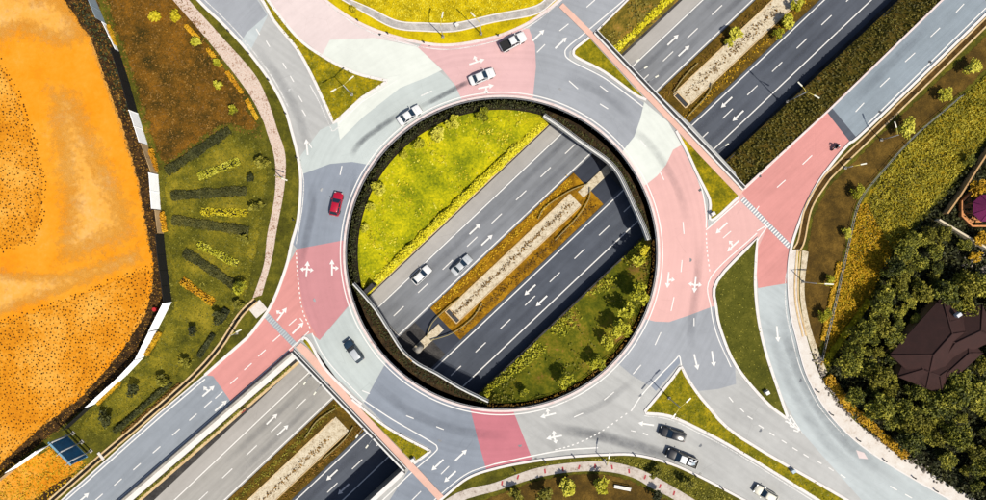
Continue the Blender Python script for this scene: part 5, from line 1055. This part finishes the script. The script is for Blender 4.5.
def vehicle(kind, px, d, paint, label, z=0.0, roof=None, L=4.5, rear=None, cat='car'):
    p = P(px[0], px[1], z + .7); hl = L / 2; w = .9 if kind != 'pickup' else .93; o = thing({'pickup': 'pickup_truck'}.get(kind, 'car'), label, cat, (p.x, p.y, z + .012), math.atan2(-d[1], d[0]))
    belt = .88 if kind == 'sedan' else .95; hood = .82 if kind == 'sedan' else .92
    if kind == 'pickup': belt = hood = 1.02
    st = [(-hl, w * .80, .42, belt * .86), (-hl + .12, w * .93, .30, belt * .97), (-hl + .5, w, .24, belt), (-hl * .3, w, .22, belt), (hl * .25, w, .22, belt), (hl * .42, w * .99, .22, hood + .02), (hl - .55, w * .97, .24, hood - .06), (hl - .15, w * .88, .30, hood - .14), (hl, w * .70, .42, hood - .28)]
    b = bm_obj('body', loftx([bodysec(*s) for s in st]), paint, o, True); bevmod(b, .04)
    if kind == 'pickup': cb0, cb1, cr0, cr1, hz = -.8, hl * .46, -.62, hl * .2, 1.72
    elif kind == 'suv': cb0, cb1, cr0, cr1, hz = -hl + .18, hl * .44, -hl + .55, hl * .12, 1.68
    elif kind == 'hatch': cb0, cb1, cr0, cr1, hz = -hl + .15, hl * .45, -hl + .7, hl * .08, 1.5
    else: cb0, cb1, cr0, cr1, hz = -hl + .72, hl * .42, -hl + 1.35, hl * .06, 1.45
    wb, wr = w * .9, w * .70; zb = belt - .02
    # pillars and roof
    base = [(cb0, -wb, zb), (cb1, -wb, zb), (cb1, wb, zb), (cb0, wb, zb)]; top = [(cr0, -wr, hz - .03), (cr1, -wr, hz - .03), (cr1, wr, hz - .03), (cr0, wr, hz - .03)]
    cabin = bm_obj('cabin', loftx([base, top]), paint, o); bevmod(cabin, .06, 3)
    bm = bmesh.new(); boxbm(bm, Vector(((cr0 + cr1) / 2, 0, hz)), (cr1 - cr0 - .05, wr * 2 - .05, .08), 0, .035); bm_obj('roof', bm, roof or paint, o, True)
    def glass(nm, q, off=.012):
        q = [Vector(a) for a in q]; c = sum(q, Vector()) / 4; n = (q[1] - q[0]).cross(q[3] - q[0]).normalized(); n = n if n.dot(c - Vector(((cb0 + cb1) / 2, 0, 1.1))) > 0 else -n
        v = [c + (a - c) * .9 + n * off for a in q]; v += [a - n * (off + .01) for a in v]; bmg = bmesh.new(); vs = [bmg.verts.new(a) for a in v]
        for f in ((0, 1, 2, 3), (4, 7, 6, 5), (0, 4, 5, 1), (1, 5, 6, 2), (2, 6, 7, 3), (3, 7, 4, 0)): bmg.faces.new([vs[i] for i in f])
        return bm_obj(nm, bmg, 'car_glass', o)
    glass('windscreen', (base[1], base[2], top[2], top[1])); glass('rear_window', (base[3], base[0], top[0], top[3]))
    for s in (0, 1):
        i0, i1 = (0, 1) if s == 0 else (3, 2); mb = (Vector(base[i0]) + Vector(base[i1])) / 2; mt = (Vector(top[i0]) + Vector(top[i1])) / 2
        glass('side_window', (base[i0], mb, mt, top[i0])); glass('side_window', (mb, base[i1], top[i1], mt))
    for sx in (-hl * .6, hl * .62):
        for sy in (-1, 1):
            bmw = bmesh.new(); tubebm(bmw, [(sx, sy * (w - .2), .32), (sx, sy * (w + .01), .32)], .32, 16); wh = bm_obj('wheel', bmw, 'tyre_rubber', o, False); bmw = bmesh.new(); tubebm(bmw, [(sx, sy * (w - .02), .32), (sx, sy * (w + .022), .32)], .19, 12); bm_obj('rim', bmw, 'rim_metal', wh)
    for sy in (-1, 1):
        box('headlight', (hl - .16, sy * w * .66, hood - .2), (.22, .34, .12), 'lens_white', o, sy * -.35, .03); box('tail_light', (-hl + .06, sy * w * .68, belt - .2), (.12, .3, .16), 'lens_red', o, sy * .2, .03)
        box('mirror', (cb1 - .25, sy * (w + .09), belt + .06), (.14, .2, .13), paint, o, 0, .03)
    box('bumper', (hl - .02, 0, .42), (.12, w * 1.3, .2), 'trim_black', o, 0, .04); box('number_plate', (-hl - .01, 0, .6), (.03, .45, .12), 'lens_white', o)
    if kind == 'pickup':
        bed = box('bed_floor', (-hl * .58, 0, belt + .03), (hl * .72, w * 1.6, .05), 'trim_black', o)
        for sy in (-1, 1): box('bed_side', (-hl * .58, sy * w * .88, belt + .13), (hl * .76, .1, .24), rear or paint, o, 0, .02)
        box('tailgate', (-hl + .14, 0, belt + .13), (.09, w * 1.62, .24), rear or paint, o, 0, .02)
    if kind == 'sedan': box('bonnet_line', (hl * .60, 0, hood + .0), (.02, w * 1.2, .03), 'trim_black', o)
    return o
vehicle('pickup', (513, 42), (.87, -.47), 'car_white', 'white pickup with a black covered bed at the top of the ring', L=5.0, rear='trim_black'); vehicle('sedan', (482, 76.5), (.92, -.38), 'car_white', 'white sedan on the pink surfacing at the top of the ring', L=4.8)
vehicle('sedan', (409.5, 115), (.83, -.56), 'car_white', 'white sedan on grey asphalt at the upper left of the ring', L=4.7); vehicle('hatch', (336.3, 204), (.22, -.975), 'car_red', 'red hatchback driving up the left side of the ring', L=4.3)
vehicle('suv', (353.5, 351), (-.6, -.8), 'car_navy', 'dark blue car with its roof reflection painted pale silver at the lower left of the ring', roof='car_silver', L=4.5); vehicle('hatch', (421.5, 275), NEd, 'car_white', 'white hatchback in the left lane of the sunken highway', z=HZ, L=4.2)  # silver roof colour on the navy car stands in for a reflection
vehicle('sedan', (461.5, 265), NEd, 'car_silver', 'silver sedan with dark windows on the sunken highway beside the median', z=HZ, L=4.5); vehicle('suv', (672.5, 434), (-.955, -.29), 'car_black', 'black car on the grey road at the lower right', L=4.8)
pk = vehicle('pickup', (682, 458), (-.925, -.38), 'car_black', 'black pickup with a white cab roof and loaded bed at the lower right', roof='car_white', L=5.9, cat='pickup'); vehicle('hatch', (766, 494), (-.86, -.5), 'car_cream', 'cream car at the bottom edge of the lower right road', L=4.5)
cg = thing('cargo_bundle', 'white wrapped cargo in the bed of the black pickup', 'cargo', pk.location + Vector((0, 0, 1.09)), pk.rotation_euler.z)
for k, (x, y, s) in enumerate(((-1.35, .25, .7), (-1.4, -.4, .55), (-1.95, .1, .65), (-2.2, -.45, .5), (-1.75, -.1, .45))): box('parcel', (x, y, s * .28), (s * 1.1, s * .75, s * .55), 'cargo_white' if k != 2 else 'hoarding_blue', cg, .3 * k, .05)
def barrier(a, b, mat, label, z0):
    A, B = P(*a, z0), P(*b, z0); d = B - A; o = thing('barrier', label, 'barrier', A, math.atan2(d.y, d.x)); L = d.length
    for k in range(2): box('board', (L / 2, 0, .45 + .4 * k), (L, .09, .25), mat, o, 0, .02)
    for x in (.15, L - .15): box('foot', (x, 0, .05), (.12, .5, .1), 'steel_dark', o); box('upright', (x, .07, .5), (.07, .05, .95), 'steel_dark', o)
barrier((403, 350.5), (412.5, 360.5), 'leaf_orange', 'orange barrier beside the lower left bridge parapet inside the ring', -.7)
barrier((243, 412), (247, 409), 'red_paint', 'small red barrier on the wall beside the lower left ramp', -.2)
# pale repair patch, chevrons at the nose of the long right island, gully covers
sector([(856, 450), (864, 452.5), (868, 459), (859, 458)], 'pink_faded', 'repair_patch', .016)
for k in range(3):
    x, y = 788.5 + k * 4.2, 420.5 + k * 4.4; lpx([(x - 3.4, y + .6), (x + 1.2, y + 2.2), (x + 1.6, y - 2.2)], .28, False, .022, name='chevron')
lpx([(786, 421), (802, 433), (790, 415)], .25, False)
for x, y in ((536, 459), (590, 455), (655, 458), (700, 474), (815, 393), (842, 428), (285, 112), (299, 160), (300, 200), (430, 45), (380, 34), (330, 385), (400, 434), (700, 190), (650, 100), (600, 70), (880, 112), (930, 62), (760, 176), (180, 396), (120, 448)):
    box('gully_cover', P(x, y, .02), (.55, .4, .02), 'steel_dark', road, random.uniform(0, 3))
for x, y in ((392, 140), (322, 190), (560, 90), (690, 260), (640, 395), (440, 440), (520, 445), (760, 430), (700, 445), (800, 380), (290, 90), (315, 300)):
    bm = bmesh.new(); tubebm(bm, [tuple(P(x, y, .014)), tuple(P(x, y, .024))], .33, 14); bm_obj('manhole_cover', bm, 'steel_grey', road)
# motorbike and rider
mp = P(836, 147, .6); mz = math.atan2(-.69, -.72); mb_ = thing('motorbike', 'dark motorbike ridden along the pink right ramp', 'motorbike', (mp.x, mp.y, .016), mz)
for x in (-.62, .62):
    bm = bmesh.new(); tubebm(bm, [(x, -.06, .3), (x, .06, .3)], .3, 16); wq = bm_obj('wheel', bm, 'tyre_rubber', mb_); bm = bmesh.new(); tubebm(bm, [(x, -.07, .3), (x, .07, .3)], .18, 12); bm_obj('rim', bm, 'rim_metal', wq)
bm = loftx([[(x, -w, z0), (x, w, z0), (x, w * .8, z1), (x, -w * .8, z1)] for x, w, z0, z1 in ((-.7, .1, .6, .72), (-.4, .16, .4, .78), (0, .14, .3, .74), (.3, .16, .4, .9), (.5, .08, .6, .95))]); bevmod(bm_obj('frame_body', bm, 'car_black', mb_), .03)
box('seat', (-.3, 0, .8), (.75, .26, .09), 'cloth_black', mb_, 0, .03); tube('handlebar', [(.38, -.36, 1.02), (.45, 0, 1.0), (.38, .36, 1.02)], .025, 'steel_grey', mb_); tube('fork', [(.62, 0, .3), (.45, 0, 1.0)], .04, 'steel_grey', mb_); box('headlamp', (.58, 0, .88), (.12, .18, .16), 'lens_white', mb_, 0, .03); box('tail_light', (-.74, 0, .68), (.05, .14, .08), 'lens_red', mb_); tube('exhaust', [(-.75, -.17, .35), (.1, -.15, .28)], .045, 'steel_grey', mb_)
pe = thing('person', 'rider in dark clothes with a pale helmet seated on the motorbike', 'person', (mp.x, mp.y, .016), mz)
sk = [((-.25, 0, .9), .16), ((-.2, 0, 1.15), .16), ((-.1, 0, 1.4), .17), ((-.06, 0, 1.52), .07), ((-.02, 0, 1.62), .09)]; ed = [(0, 1), (1, 2), (2, 3), (3, 4)]
for sy in (-1, 1):
    b = len(sk); sk += [((-.08, sy * .21, 1.42), .085), ((.12, sy * .31, 1.2), .06), ((.36, sy * .32, 1.06), .045), ((-.2, sy * .13, .86), .11), ((.2, sy * .2, .8), .085), ((.05, sy * .2, .42), .06), ((.17, sy * .2, .37), .05)]
    ed += [(2, b), (b, b + 1), (b + 1, b + 2), (0, b + 3), (b + 3, b + 4), (b + 4, b + 5), (b + 5, b + 6)]
me = bpy.data.meshes.new('body'); me.from_pydata([q[0] for q in sk], ed, []); me.materials.append(M('cloth_dark')); bo = link(bpy.data.objects.new('body', me), pe); m = bo.modifiers.new('skin', 'SKIN'); bo.modifiers.new('sub', 'SUBSURF').render_levels = 2
for i, q in enumerate(sk): me.skin_vertices[0].data[i].radius = (q[1], q[1])
me.skin_vertices[0].data[0].use_root = True
bm = bmesh.new(); bmesh.ops.create_uvsphere(bm, u_segments=16, v_segments=10, radius=.15, matrix=Matrix.Translation((0, 0, 1.68)) @ Matrix.Diagonal((1.12, 1, 1.05, 1))); bm_obj('helmet', bm, 'helmet_white', pe, True); box('visor', (.13, 0, 1.67), (.06, .2, .1), 'black_plate', pe, 0, .02)
for sy in (-1, 1):
    bm = bmesh.new(); boxbm(bm, Vector((.37, sy * .33, 1.05)), (.09, .09, .05), 0, .015)
    for k in range(4): tubebm(bm, [(.41, sy * .33 + (k - 1.5) * .022, 1.06), (.435, sy * .33 + (k - 1.5) * .022, 1.035), (.42, sy * .33 + (k - 1.5) * .022, 1.0)], .0105, 5)
    tubebm(bm, [(.36, sy * .285, 1.05), (.40, sy * .275, 1.02)], .012, 5); bm_obj('hand', bm, 'skin', pe)
